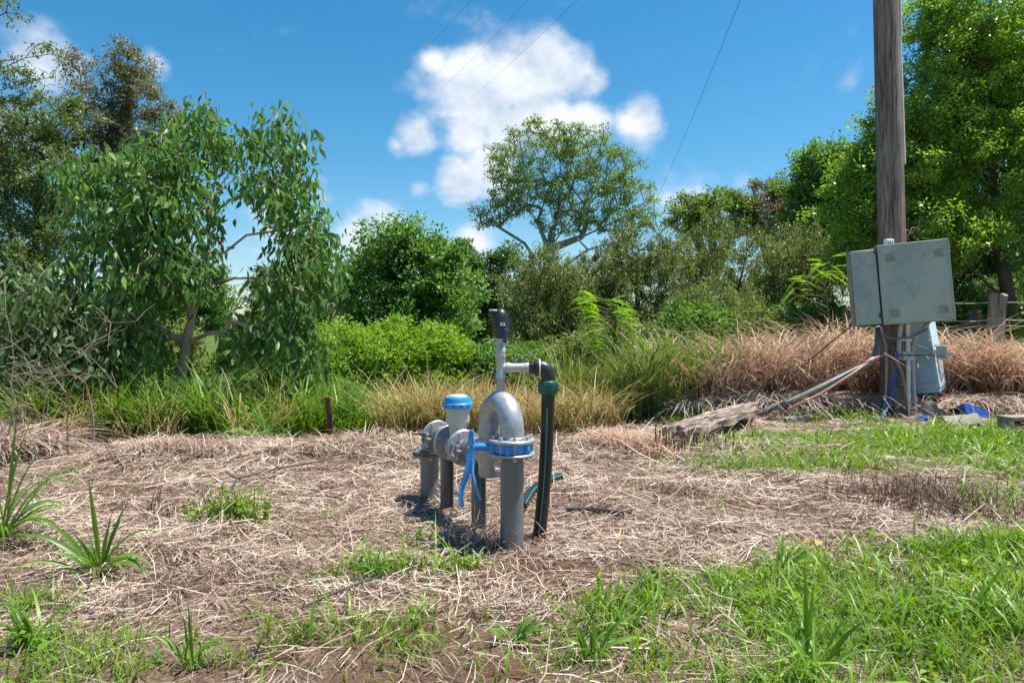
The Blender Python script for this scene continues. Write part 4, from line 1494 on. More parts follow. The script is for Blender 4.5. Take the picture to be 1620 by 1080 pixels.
# white conduit strip on the right flank of the pole
b = MB()
for z0, z1 in ((3.45, 5.2), (5.2, 9.0)):
    b.tube([pole_x(z0) + Vector((.165, -.06, 0)), pole_x((z0 + z1) / 2) + Vector((.16, -.06, 0)), pole_x(z1) + Vector((.15, -.06, 0))], .017, 8)
obj('cable_cover', b, M['white'], pole)
# dark wires sprouting beside the cabinet top
for k in range(5):
    a = pole_x(2.45) + Vector((.18, -.05, 0))
    pts = [a]
    for j in range(5):
        pts.append(pts[-1] + Vector((random.uniform(-.02, .07), random.uniform(-.03, .03), random.uniform(-.03, .10))))
    obj('loose_wire', MB().tube(pts, .004, 4), M['twig_dead'], pole)

# grey cabinet
yaw = math.radians(-15)
roll = math.radians(-4.6)
RC = Matrix.Rotation(yaw, 3, 'Z') @ Matrix.Rotation(roll, 3, 'Y')
CC = P(1424, 449, 9.05)
CW, CHH, CDP = 1.20, 1.06, .24


def cl(x, y, z):
    """cabinet coordinates: x right, y back from the front face, z up"""
    return CC + RC @ Vector((x, y, z))


def cabinet_mat():
    m, nt, N, L, b = new_mat('cabinet_grey')
    tc = N.new('ShaderNodeTexCoord')

    def noise(scale, detail, st=(1, 1, 1), off=(0, 0, 0)):
        mp = N.new('ShaderNodeMapping')
        mp.inputs['Scale'].default_value = st
        mp.inputs['Location'].default_value = off
        L.new(tc.outputs['Object'], mp.inputs[0])
        n = N.new('ShaderNodeTexNoise')
        n.inputs['Scale'].default_value = scale
        n.inputs['Detail'].default_value = detail
        n.inputs['Roughness'].default_value = .65
        L.new(mp.outputs[0], n.inputs['Vector'])
        return n.outputs[0]

    def mix(f, a, c):
        x = N.new('ShaderNodeMix')
        x.data_type = 'RGBA'
        L.new(f, x.inputs[0])
        L.new(a, x.inputs[6])
        L.new(c, x.inputs[7])
        return x.outputs[2]
    base = ramp(N, [(.3, (.30, .36, .34)), (.5, (.39, .43, .37)), (.68, (.46, .45, .36))])
    L.new(noise(2.2, 4, (1, 1, .5)), base.inputs[0])
    spots = ramp(N, [(.53, (0, 0, 0)), (.60, (1, 1, 1))])
    L.new(noise(75, 3), spots.inputs[0])
    area = ramp(N, [(.50, (0, 0, 0)), (.62, (1, 1, 1))])
    L.new(noise(2.6, 3, (1, 1, 1), (3.7, 0, 1.2)), area.inputs[0])
    mu = N.new('ShaderNodeMath')
    mu.operation = 'MULTIPLY'
    L.new(spots.outputs[0], mu.inputs[0])
    L.new(area.outputs[0], mu.inputs[1])
    dk = ramp(N, [(0, (.17, .19, .20)), (1, (.19, .21, .22))])
    c = mix(mu.outputs[0], base.outputs[0], dk.outputs[0])
    rs = ramp(N, [(.50, (0, 0, 0)), (.72, (.55, .55, .55))])
    L.new(noise(5, 6, (1, 1, .3), (1, 5, 2)), rs.inputs[0])
    rc = ramp(N, [(0, (.34, .28, .20)), (1, (.36, .30, .22))])
    c = mix(rs.outputs[0], c, rc.outputs[0])
    L.new(c, b.inputs['Base Color'])
    b.inputs['Roughness'].default_value = .55
    b.inputs['Specular IOR Level'].default_value = .35
    bp = N.new('ShaderNodeBump')
    bp.inputs['Strength'].default_value = .06
    L.new(noise(6, 3), bp.inputs['Height'])
    L.new(bp.outputs[0], b.inputs['Normal'])
    return m


M['cab'] = cabinet_mat()
M['cab_edge'] = surf_mat('cab_edge', [(.20, .14, .09), (.30, .27, .22), (.36, .35, .31)], 6, .6, bump=.1)
M['rust'] = surf_mat('rust', [(.06, .025, .015), (.13, .055, .03), (.20, .09, .045)], 22, .85, bump=.3)
M['dark_slot'] = surf_mat('dark_slot', [(.02, .02, .02), (.03, .03, .03)], 8, .8)
M['sky_blue'] = surf_mat('sky_blue', [(.20, .36, .44), (.26, .44, .53), (.30, .47, .55), (.16, .2, .2)], 5, .5, bump=.05, stops=[.25, .4, .68, .78])
M['sunlit_blue'] = surf_mat('sunlit_blue', [(.40, .55, .63), (.50, .65, .73), (.56, .70, .77)], 5, .5, bump=.05)  # paler copy of the cabinet blue: sunlight on the side panel put into the colour
M['junction_grey'] = surf_mat('junction_grey', [(.38, .39, .37), (.46, .47, .45)], 12, .5)
M['conduit_grey'] = surf_mat('conduit_grey', [(.22, .21, .19), (.33, .32, .30), (.42, .41, .38)], 9, .55)
M['conduit_dark'] = surf_mat('conduit_dark', [(.10, .095, .085), (.16, .15, .135), (.22, .21, .19)], 9, .6)
M['orange_conduit'] = surf_mat('orange_conduit', [(.28, .13, .085), (.36, .18, .12), (.42, .25, .18)], 12, .6)
M['blue_cable'] = surf_mat('blue_cable', [(.01, .05, .42), (.02, .08, .52)], 12, .45)
M['concrete'] = surf_mat('concrete', [(.16, .14, .11), (.25, .22, .18), (.36, .32, .26)], 14, .9, bump=.4)
M['brown_glass'] = surf_mat('brown_glass', [(.07, .018, .01), (.11, .03, .016)], 8, .2)
M['blue_tub'] = surf_mat('blue_tub', [(.01, .05, .28), (.02, .085, .40)], 8, .4)
M['rusty_picket'] = surf_mat('rusty_picket', [(.06, .022, .015), (.11, .042, .03), (.17, .075, .055)], 14, .85, bump=.2, stretch=(1, 1, .3))

cab = thing('meter_cabinet', 'large weathered grey-green metal meter cabinet fixed to the power pole', 'cabinet', tuple(CC + Vector((0, .1, -.53))))
xl = -CW / 2
xs = xl + .355      # split between the narrow left section and the wide door
obj('left_box', MB().box(cl((xl + xs) / 2 + .008, CDP / 2 + .012, -.012), (xs - xl - .02, CDP - .03, CHH - .045), RC), M['cab_edge'], cab, bevel=.006)
obj('left_panel', MB().box(cl((xl + xs) / 2 + .006, .004, -.012), (xs - xl - .05, .016, CHH - .065), RC), M['cab'], cab, bevel=.004)
obj('main_box', MB().box(cl((xs + CW / 2) / 2 - .01, CDP / 2 + .02, 0), (CW - (xs - xl) - .05, CDP, CHH - .03), RC), M['cab_edge'], cab, bevel=.006)
dcx = (xs + CW / 2) / 2
door = obj('door', MB().box(cl(dcx, -.012, .004), (CW - (xs - xl) - .004, .03, CHH), RC), M['cab'], cab, bevel=.005)
for gx in (-.28, .29):
    for gz in (.36, -.38):
        for k in range(4):
            b = MB().box(cl(dcx + gx + .004 * k, -.0285, gz + .028 * (1.5 - k)), (.115, .006, .0055), RC)
            obj('louvre', b, M['dark_slot'], door)
for zz in (.40, -.40):
    obj('hinge', MB().tube([cl(CW / 2 + .004, -.012, zz - .05), cl(CW / 2 + .004, -.012, zz + .05)], .009, 8), M['cab_edge'], door)
obj('edge_strip', MB().box(cl(CW / 2 - .004, -.016, .004), (.012, .042, CHH + .012), RC), M['junction_grey'], door)
for zz in (.43, -.43):
    obj('latch', MB().box(cl(xs - .016, -.006, zz + .03), (.045, .03, .06), RC), M['rust'], cab, bevel=.004)
obj('lock', MB().lathe([(.019, 0), (.018, .008), (.01, .01)], cl(xs + .035, -.027, .37), RC @ Vector((0, -1, 0)), 14), M['junction_grey'], door)
obj('top_hat', MB().box(cl(.17, .1, CHH / 2 - .004), (.83, .22, .02), RC), M['cab_edge'], cab)
obj('bottom_tray', MB().box(cl(.03, .12, -CHH / 2 + .008), (1.1, .2, .022), RC), M['rust'], cab)
for sx_ in (-1, 1):
    obj('bracket', MB().box(cl(.1 + sx_ * .1, CDP + .06, .2 * sx_), (.05, .16, .04), RC), M['rust'], cab)
# white fuse holder on top
fz = P(1406, 383, 9.16)
fu = thing('fuse_holder', 'small white ceramic fuse holder on top of the grey cabinet', 'fuse holder', tuple(fz + Vector((0, 0, -.06))))
obj('body', MB().box(fz + Vector((0, 0, -.012)), (.105, .08, .10)), M['white'], fu, bevel=.012)
for k in range(3):
    obj('terminal_slot', MB().box(fz + Vector((-.028 + .028 * k, -.041, -.025)), (.012, .006, .03)), M['dark_slot'], fu)

# blue lower cabinet behind the pole
YB = math.radians(-41)
RB = Matrix.Rotation(YB, 3, 'Z') @ Matrix.Rotation(math.radians(-8), 3, 'Y') @ Matrix.Rotation(math.radians(4), 3, 'X')
BC = Vector((5.68, 9.74, .78))


def bl(x, y, z):
    return BC + RB @ Vector((x, y, z))


bw, bd, bh = .66, .52, 1.0
bc = thing('blue_cabinet', 'rusting pale blue sheet-metal cabinet tilted behind the base of the power pole', 'cabinet', tuple(BC + Vector((0, 0, -.5))))
obj('body', MB().box(bl(0, 0, 0), (bw, bd, bh), RB), M['sky_blue'], bc, bevel=.008)
obj('side_panel', MB().box(bl(bw / 2 + .006, .0, .02), (.012, bd - .03, bh - .08), RB), M['sunlit_blue'], bc, bevel=.004)
obj('side_plate', MB().box(bl(bw / 2 + .018, -.05, -.1), (.012, .16, .5), RB), M['conduit_grey'], bc, bevel=.004)
obj('bottom_rail', MB().box(bl(0, -bd / 2 - .01, -bh / 2 + .10), (bw - .02, .014, .05), RB), M['junction_grey'], bc, bevel=.003)
obj('rust_lip', MB().box(bl(0, -bd / 2 + .02, -bh / 2 - .03), (bw + .05, .05, .05), RB), M['rust'], bc, bevel=.004)
for sx_ in (-1, 1):
    obj('leg', MB().box(bl(sx_ * (bw / 2 - .04), 0, -bh / 2 - .18), (.05, bd - .1, .34), RB), M['rust'], bc)
jb = P(1490, 557, 9.25)
jx = thing('junction_box', 'small grey junction box clamped to the side of the blue cabinet', 'junction box', tuple(jb + Vector((0, 0, -.1))))
RJ = Matrix.Rotation(math.radians(-35), 3, 'Z')
obj('body', MB().box(jb, (.12, .12, .17), RJ), M['junction_grey'], jx, bevel=.006)
obj('lid', MB().box(jb + RJ @ Vector((0, -.066, 0)), (.125, .014, .175), RJ), M['junction_grey'], jx, bevel=.004)
obj('gland', MB().lathe([(.026, 0), (.026, .02), (.016, .021), (.016, .05)], jb + Vector((-.02, -.06, -.05)), (-.6, -.8, 0), 10), M['conduit_grey'], jx)
obj('arm', MB().box(jb + RJ @ Vector((.09, .03, -.02)), (.08, .03, .03), RJ), M['conduit_grey'], jx)
obj('mount', MB().tube([jb + Vector((-.02, .05, 0)), bl(bw / 2 - .03, -.05, .12)], .025, 8), M['conduit_grey'], jx)

# socket box on the pole face with conduits
sbp = pole_x(1.2 - (563 - HOR) / FPX * 9.2) + Vector((-.01, -.30, 0))
sb = thing('outlet_box', 'small cream outlet box on the pole face below the grey cabinet', 'outlet box', tuple(sbp + Vector((0, 0, -.06))))
obj('body', MB().box(sbp + Vector((0, .06, 0)), (.17, .18, .115)), M['junction_grey'], sb, bevel=.008)
obj('cover', MB().box(sbp + Vector((0, -.035, 0)), (.155, .014, .10)), M['cream'], sb, bevel=.004)
obj('socket', MB().box(sbp + Vector((.005, -.044, .012)), (.032, .006, .042)), M['conduit_grey'], sb, bevel=.002)


def cable(name, label, cat, pts, r, mat, group=None, rings=None):
    pts = [Vector(p) for p in pts]
    dense = []
    for i in range(len(pts) - 1):
        for k in range(6):
            dense.append(pts[i].lerp(pts[i + 1], k / 6))
    dense.append(pts[-1])
    for _ in range(5):
        dense = [dense[0]] + [(dense[i - 1] + dense[i] * 2 + dense[i + 1]) / 4 for i in range(1, len(dense) - 1)] + [dense[-1]]
    bs = min(dense, key=lambda q: q.z)
    o = obj(name, MB().tube(dense, r, 10), mat, None, tuple(bs))
    tag(o, label, cat, group)
    return o


def Q(px, py, d=9.1):
    return P(px, py, d)


gz = lambda px, py: Vector((*G(px, py), h1(*G(px, py))))
cable('conduit_pipe', 'thin grey conduit running down the left face of the pole', 'conduit', [Q(1393, 516, 9.12), Q(1397, 530, 9.14), Q(1402, 550, 9.2), Q(1402, 600, 9.22), Q(1400, 645, 9.24), Q(1400, 660, 9.24)], .014, M['conduit_grey'])
cable('conduit_pipe', 'white and rust-banded conduit running down the middle of the pole', 'conduit', [Q(1436, 510, 9.12), Q(1437, 560, 9.16), Q(1437, 620, 9.2), Q(1436, 662, 9.2)], .026, M['white'])
cable('conduit_pipe', 'bent grey conduit curving from the cabinet down beside the blue cabinet', 'conduit', [Q(1470, 508, 9.05), Q(1460, 521, 9.06), Q(1447, 533, 9.1), Q(1444, 560, 9.15), Q(1444, 610, 9.2), Q(1449, 655, 9.2)], .03, M['conduit_grey'])
cable('conduit_pipe', 'short cream conduit joining the cabinet to the outlet box', 'conduit', [Q(1426, 508, 9.12), Q(1423, 530, 9.12), Q(1422, 558, 9.16)], .028, M['junction_grey'])
cable('conduit_pipe', 'grey conduit looping across the pole under the cabinet', 'conduit', [Q(1396, 530, 9.08), Q(1405, 535, 9.08), Q(1430, 536, 9.08), Q(1450, 530, 9.06), Q(1468, 520, 9.0)], .014, M['conduit_dark'])
cable('power_cable', 'bright blue cable hanging from the outlet box to the ground', 'cable', [Q(1420, 556, 9.05), Q(1418, 590, 9.0), Q(1412, 620, 8.95), Q(1403, 650, 8.8), gz(1391, 668)], .012, M['blue_cable'])
cable('flexible_conduit', 'pinkish flexible conduit arching over the pole base and away along the ground', 'conduit', [gz(1442, 662) + Vector((0, .1, 0)), Q(1434, 630, 9.0), Q(1428, 590, 8.95), Q(1416, 566, 8.95), Q(1400, 560, 8.95), Q(1380, 568, 8.9), Q(1350, 590, 8.65), Q(1300, 622, 8.6), Q(1262, 640, 8.6), Q(1230, 655, 8.7), Q(1200, 668, 8.7)], .016, M['orange_conduit'])
cable('flexible_conduit', 'thick grey flexible conduit sagging from the pole to the dry grass', 'conduit', [Q(1390, 520, 9.3), Q(1388, 555, 9.1), Q(1378, 573, 8.9), Q(1340, 592, 8.75), Q(1300, 612, 8.7), Q(1262, 630, 8.7), Q(1235, 640, 8.7), Q(1200, 655, 8.8)], .042, M['conduit_dark'])
cable('guy_wire', 'thin black cable running from the cabinet down into the dry grass', 'cable', [Q(1346, 516, 9.2), Q(1310, 545, 9.5), Q(1260, 588, 9.8), Q(1215, 622, 10)], .009, M['gasket'])
cable('guy_wire', 'thin dark wire following the thick grey conduit to the ground', 'cable', [Q(1378, 570, 8.85), Q(1340, 583, 8.7), Q(1300, 602, 8.65), Q(1250, 628, 8.65), Q(1215, 650, 8.7)], .008, M['gasket'])
cable('tie_wire', 'thin horizontal wire tying the junction box across the pole', 'wire', [Q(1400, 561, 9.12), Q(1440, 562, 9.08), Q(1485, 562, 9.12)], .006, M['gasket'])
# steel straps round the pole foot
for z in (.42, 1.02):
    c = pole_x(z)
    pts = [c + Vector((math.cos(a) * .197, math.sin(a) * .197, 0)) for a in np.linspace(0, 2 * math.pi, 25)]
    obj('strap', MB().tube(pts, .012, 6), M['conduit_dark'], pole)

# overhead wires
def wire(label, a, b, sag, r, group):
    pts = []
    for k in range(41):
        t = k / 40
        p = Vector(a).lerp(Vector(b), t)
        p.z -= sag * 4 * t * (1 - t)
        pts.append(p)
    o = obj('overhead_wire', MB().tube(pts, r, 5), M['gasket'], None, tuple(pts[0]))
    tag(o, label, 'wire', group)


wire('single dark overhead wire sloping from the timber pole down behind the melaleucas', ca + Vector((-.35, -.2, .2)), P(1022, 345, 62), .6, .0065, None)
for k, (p0, p1) in enumerate([((800, -60), (640, 110)), ((890, -60), (700, 140)), ((975, -60), (745, 155))]):
    wire('faint thin overhead wire crossing the sky near the white cloud', P(p0[0], p0[1], 30), P(p1[0], p1[1], 75), .2, .007, 'faint wires crossing the sky')

# ------------------------------------------------------------------ fence
fx, fy = G(1578, 640)
fn = thing('wire_fence', 'old wire fence with split timber posts beyond the pole', 'fence', (7.6, 12.2, h1(7.6, 12.2)))


def post(px, top, d, w, tilt, mat='post_wood'):
    t = P(px, top, d)
    g = h1(t.x, d)
    b = MB()
    vs_, fs_ = [], []
    zs = np.linspace(g - .2, t.z, 9)
    n = 10
    for i, z in enumerate(zs):
        f = (z - g) / (t.z - g)
        c = Vector((t.x - tilt * (1 - f), d, z))
        for k in range(n):
            an = 2 * math.pi * k / n
            rr_ = w / 2 * (1 + .12 * math.sin(an * 2 + 1) + .08 * math.sin(an * 5 + i * .7) + .04 * math.sin(i * 1.7))
            vs_.append(c + Vector((math.cos(an) * rr_, math.sin(an) * rr_ * .7, (.03 * math.sin(an * 2) if i == 8 else 0))))
    for i in range(8):
        for k in range(n):
            k2 = (k + 1) % n
            fs_.append((i * n + k, i * n + k2, (i + 1) * n + k2, (i + 1) * n + k))
    fs_.append(tuple(8 * n + k for k in range(n)))
    b.add(vs_, fs_)
    o = obj('post', b, M[mat], fn, angle=50)
    return o


o = post(1580, 466, 11.6, .28, .16)
o['label'] = 'thick grey weathered post leaning to one side'
post(1543, 492, 12.6, .18, .0, 'stump_wood')
post(1341, 490, 12.4, .16, .02, 'stump_wood')
post(1760, 480, 11.4, .2, .0)
for zpy, d_ in ((478, 12.2), (506, 12.2), (515, 12.2)):
    pts = [P(1330, zpy + 4, 12.5), P(1450, zpy + 2, 12.4), P(1543, zpy + 2, 12.52), P(1580, zpy, 11.72), P(1680, zpy + 2, 11.6), P(1760, zpy, 11.4), P(1950, zpy, 11.4)]
    obj('fence_wire', MB().tube(pts, .006, 5), M['conduit_grey'], fn)

# rusty star pickets
def picket(label, base, top, w):
    gx, gy = G(*base)
    g = h1(gx, gy)
    a = Vector((gx, gy, g - .15))
    t = P(top[0], top[1], gy)
    b = MB()
    for k in range(3):
        an = math.radians(120 * k + 75)
        dv = Vector((math.cos(an), math.sin(an), 0))
        pv = Vector((-dv.y, dv.x, 0)) * .006
        vs_ = []
        for p in (a, t):
            vs_ += [p - pv, p + pv, p + pv + dv * w, p - pv + dv * w]
        b.add(vs_, [(0, 1, 5, 4), (1, 2, 6, 5), (2, 3, 7, 6), (3, 0, 4, 7), (4, 5, 6, 7)])
    o = obj('fence_picket', b, M['rusty_picket'], None, (gx, gy, g), smooth=False)
    tag(o, label, 'picket')


picket('tall rusty red-brown star picket leaning at the edge of the bank', (529, 702), (519, 628), .036)
picket('short rusty picket stub near the taller one', (491, 717), (490, 697), .03)

# ------------------------------------------------------------------ log, rubble
def log():
    a = Vector((1.74, 7.25, 0))
    c = Vector((3.12, 8.75, 0))
    a.z = h1(a.x, a.y) + .07
    c.z = h1(c.x, c.y) + .17
    t = (c - a).normalized()
    s = t.cross(Vector((0, 0, 1))).normalized()
    upv = s.cross(t)
    root = thing('weathered_sleeper', 'grey split weathered timber sleeper lying on the straw', 'log', (a.x, a.y, h1(a.x, a.y)))
    # three long split pieces lying side by side, the grain weathered apart
    for q, (o0, w, th, l0, l1) in enumerate([(-.135, .11, .09, .0, .97), (.0, .125, .125, .03, 1.0), (.125, .10, .08, -.03, .88)]):
        b = MB()
        vs_, fs_ = [], []
        m = 16
        for i in range(m + 1):
            f = l0 + (l1 - l0) * i / m
            p = a.lerp(c, f)
            wob = .02 * math.sin(f * 9 + q * 2)
            wt = w * (1 - .5 * max(0, f - .8) / .2 * (q != 1)) * (1 - .35 * max(0, .15 - f) / .15)
            for (uu, vv) in ((-.5, -.5), (-.5, .42), (-.15, .5), (.2, .46), (.5, .38), (.5, -.5)):
                jz = .016 * math.sin(f * 23 + uu * 9 + q)
                vs_.append(p + s * (o0 + wob + uu * wt) + upv * (vv * th + jz))
        for i in range(m):
            for k in range(6):
                k2 = (k + 1) % 6
                fs_.append((i * 6 + k, i * 6 + k2, (i + 1) * 6 + k2, (i + 1) * 6 + k))
        fs_ += [tuple(range(5, -1, -1)), tuple(m * 6 + k for k in range(6))]
        b.add(vs_, fs_)
        obj('timber_split', b, M['log_wood'], root, angle=60)
    kp = a.lerp(c, .33) + upv * .062 + s * .02
    obj('bolt_hole', MB().lathe([(.028, 0), (.03, .004), (.02, .007)], kp, upv, 12), M['dark_slot'], root)


def log_mat():
    m, nt, N, L, b = new_mat('log_wood')
    tc = N.new('ShaderNodeTexCoord')
    mp = N.new('ShaderNodeMapping')
    mp.inputs['Rotation'].default_value = (0, 0, -math.atan2(1.5, 1.38))
    L.new(tc.outputs['Object'], mp.inputs[0])
    mp0 = mp
    mp = N.new('ShaderNodeMapping')
    mp.inputs['Scale'].default_value = (.18, 3.2, 3.2)
    L.new(mp0.outputs[0], mp.inputs[0])
    n1 = N.new('ShaderNodeTexNoise')
    n1.inputs['Scale'].default_value = 9
    n1.inputs['Detail'].default_value = 8
    n1.inputs['Roughness'].default_value = .7
    L.new(mp.outputs[0], n1.inputs['Vector'])
    r = ramp(N, [(.36, (.035, .024, .018)), (.46, (.15, .11, .085)), (.54, (.27, .21, .165)), (.66, (.46, .40, .34))])
    L.new(n1.outputs[0], r.inputs[0])
    L.new(r.outputs[0], b.inputs['Base Color'])
    b.inputs['Roughness'].default_value = .9
    bp = N.new('ShaderNodeBump')
    bp.inputs['Strength'].default_value = .9
    bp.inputs['Distance'].default_value = .015
    L.new(n1.outputs[0], bp.inputs['Height'])
    L.new(bp.outputs[0], b.inputs['Normal'])
    return m


M['log_wood'] = log_mat()
log()


def chunk(name, label, cat, px, py, size, rot, mat, lift=0.0, bevel=.012):
    x, y = G(px, py)
    g = h1(x, y)
    R_ = Matrix.Rotation(rot[2], 3, 'Z') @ Matrix.Rotation(rot[0], 3, 'X') @ Matrix.Rotation(rot[1], 3, 'Y')
    b = MB()
    c = Vector((x, y, g + size[2] * .42 + lift))
    # subdivided block with chipped corners
    n = 4
    rg = np.random.default_rng(int(px))
    grid = {}
    vs_, fs_ = [], []
    for ax in range(3):
        for sg in (-1, 1):
            o = len(vs_)
            for i in range(n + 1):
                for j in range(n + 1):
                    q = [0, 0, 0]
                    q[ax] = sg
                    q[(ax + 1) % 3] = -1 + 2 * i / n
                    q[(ax + 2) % 3] = -1 + 2 * j / n
                    key = tuple(round(k, 3) for k in q)
                    if key not in grid:
                        e = sum(abs(abs(k) - 1) < 1e-6 for k in key)
                        grid[key] = rg.normal(0, 1, 3) * (.006 if e < 2 else .012) * (1 if e < 3 else 1.6)
                    off = grid[key]
                    vs_.append(c + R_ @ Vector([key[t] * size[t] / 2 + off[t] for t in range(3)]))
            for i in range(n):
                for j in range(n):
                    a = o + i * (n + 1) + j
                    f = (a, a + n + 1, a + n + 2, a + 1)
                    fs_.append(f if sg > 0 else f[::-1])
    b.add(vs_, fs_)
    o = obj(name, b, M[mat], None, (x, y, g), angle=40)
    return tag(o, label, cat)


chunk('concrete_lump', 'broken tan concrete lump tipped against the conduits at the pole foot', 'rubble', 1478, 668, (.26, .2, .17), (.5, .5, .4), 'concrete', .05)
chunk('concrete_lump', 'flat broken slab of tan concrete lying in the grass edge near the blue tub', 'rubble', 1522, 680, (.34, .2, .07), (.45, -.2, -.3), 'concrete', .06)
chunk('kerb_block', 'low grey concrete block half buried beside the timber sleeper', 'block', 1262, 668, (.34, .14, .10), (.05, -.08, .25), 'concrete')
# hollow block
def hollow_block():
    x, y = G(1607, 683)
    g = h1(x, y)
    R_ = Matrix.Rotation(.15, 3, 'Z')
    root = thing('hollow_block', 'tan hollow concrete block with two dark holes at the edge of the grass', 'block', (x, y, g))
    w, hgt, dp, t = .42, .2, .2, .045
    b = MB()
    c = Vector((x + .05, y, g + .09))
    b.box(c + R_ @ Vector((0, 0, hgt / 2 - t / 2)), (w, dp, t), R_)
    b.box(c + R_ @ Vector((0, 0, -hgt / 2 + t / 2)), (w, dp, t), R_)
    for k in (-1, 0, 1):
        b.box(c + R_ @ Vector((k * (w / 2 - t / 2), 0, 0)), (t, dp - .004, hgt - 2 * t + .002), R_)
    obj('block_body', b, M['concrete'], root, bevel=.006)
    obj('block_core', MB().box(c + R_ @ Vector((0, .06, 0)), (w - .02, .03, hgt - .02), R_), M['concrete'], root)


hollow_block()
# blue tub: open tapered tray lying tipped
def tub():
    x, y = G(1533, 668)
    g = h1(x, y)
    R_ = Matrix.Rotation(.3, 3, 'Z') @ Matrix.Rotation(-.5, 3, 'X') @ Matrix.Rotation(.35, 3, 'Y')
    c = Vector((x, y, g + .075))
    b = MB()
    w, dpt, hh, t = .34, .24, .12, .008
    b.box(c + R_ @ Vector((0, 0, -hh / 2)), (w * .9, dpt * .9, t), R_)
    for sx_, sy_ in ((1, 0), (-1, 0), (0, 1), (0, -1)):
        if sx_:
            b.box(c + R_ @ Vector((sx_ * w * .47, 0, 0)), (t, dpt * .94, hh), R_ @ Matrix.Rotation(sx_ * .15, 3, 'Y'))
        else:
            b.box(c + R_ @ Vector((0, sy_ * dpt * .47, 0)), (w * .96, t, hh), R_ @ Matrix.Rotation(-sy_ * .15, 3, 'X'))
    root = thing('plastic_tub', 'blue plastic tub tipped over among the rubble', 'tub', (x, y, g))
    obj('tub_shell', b, M['blue_tub'], root)


tub()
x, y = G(1452, 674)
g = h1(x, y)
b = MB().lathe([(.05, 0), (.058, .02), (.064, .11), (.067, .113), (.062, .112), (.05, .02)], (x, y, g + .055), (.8, -.3, .25), 16)
tag(obj('plastic_cup', b, M['blue_tub'], None, (x, y, g)), 'small bright blue plastic cup lying at the pole foot', 'cup')
x, y = G(1494, 671)
g = h1(x, y)
b = MB().lathe([(.036, -.12), (.042, -.115), (.042, .03), (.036, .06), (.017, .10), (.015, .15), (.018, .152), (.018, .165), (.012, .166)], (x, y, g + .06), (.95, -.25, -.12), 16)
tag(obj('brown_bottle', b, M['brown_glass'], None, (x, y, g)), 'brown bottle lying beside the broken concrete lump', 'bottle')
x, y = G(1512, 668)
g = h1(x, y)
b = MB().lathe([(.05, 0), (.07, .015), (.075, .09), (.06, .10), (.045, .02)], (x, y, g + .05), (-.4, -.5, .6), 14)
tag(obj('black_cap', b, M['gasket'], None, (x, y, g)), 'black rubbish cap beside the blue tub', 'cap')

# ------------------------------------------------------------------ ground cover: straw
def place(n, y0, y1, margin=1.2, slope=.78, p=1.0):
    y = RNG.uniform(y0 ** p, y1 ** p, n) ** (1 / p)
    half = slope * y + margin
    x = RNG.uniform(-1, 1, n) * half
    return x, y


def straw_layer(name, label, n, y0, y1, keep, Lr, wk, lift, mat, seed, stand=0.14, rr=(.0, 1.0)):
    x, y = place(n, y0, y1, 1.2, .78, 1.0)
    k = RNG.random(n) < keep(x, y)
    x, y = x[k], y[k]
    n = len(x)
    flow = 2 * math.pi * fbm(x, y, 1.1, seed, 2) * 1.6
    th = np.where(RNG.random(n) < .42, flow + RNG.normal(0, .45, n), RNG.uniform(0, 2 * math.pi, n))
    L = RNG.uniform(*Lr, n) * (.8 + .06 * y)
    dx, dy = np.cos(th), np.sin(th)
    curve = RNG.normal(0, .12, n)
    t = np.linspace(-.5, .5, 3)
    cx = x[:, None] + dx[:, None] * L[:, None] * t - dy[:, None] * curve[:, None] * L[:, None] * (4 * t * t)
    cy = y[:, None] + dy[:, None] * L[:, None] * t + dx[:, None] * curve[:, None] * L[:, None] * (4 * t * t)
    pile = .012 + lift * 2.2 * np.clip(fbm(x, y, .42, 34) - .32, 0, 1) ** 1.3 * (1 - .8 * gauss(x, y, -.25, 4.1, .9, .9))
    zz = H(cx, cy) * .75 + .25 * H(x, y)[:, None] + (RNG.random(n) * pile)[:, None] + .006
    tilt = np.where(RNG.random(n) < stand, RNG.uniform(.2, .7, n), RNG.normal(0, .05, n))
    zz = np.maximum(zz + tilt[:, None] * L[:, None] * (t + .25), H(cx, cy) + .003)
    C = np.stack([cx, cy, zz], -1)
    w = (.0006 + .00030 * y) * RNG.uniform(.7, 1.7, n) * wk
    HW = w[:, None] * np.array([.8, 1, .5])
    up = unit(np.stack([RNG.normal(0, .5, n), RNG.normal(0, .5, n), np.ones(n)], -1))
    side = unit(np.cross(np.stack([dx, dy, np.zeros(n)], -1), up))
    tone = np.clip(1.1 * (fbm(x, y, .4, seed + 9) - .5) + .5 + 1.0 * (RNG.random(n) - .5), 0, 1)
    tone = rr[0] + (rr[1] - rr[0]) * tone
    o = link_mesh(name, ribbons(name, C, HW, side, tone, mat))
    tag(o, label, 'straw', kind='stuff')


def straw_keep(x, y):
    g = green(x, y)
    s = soilness(x, y)
    k = (1 - .93 * np.clip(g * 1.15, 0, 1)) * (1 - .97 * np.clip(s * 1.2, 0, 1))
    yb = np.interp(x, YB_X, YB_Y)
    k = k * (.45 + .75 * sstep(.36, .56, fbm(x, y, .42, 34)))
    k = k * np.where(y < yb - .1, .42, 1.0)
    k = k * (1 - .9 * sstep(8.0, 9.4, y) * (1 - sstep(.3, 1.5, x)))
    return k


straw_layer('straw_mat', 'pale dry cut grass lying flattened over the ground', 160000, 2.0, 10.2, straw_keep, (.035, .13), 1.05, .09, M['straw'], 31)
straw_layer('straw_stalks', 'longer bleached straw stalks strewn over the flattened dry grass', 16000, 2.0, 9.8, straw_keep, (.15, .36), 1.3, .10, M['straw'], 57, .10, (.25, 1.0))


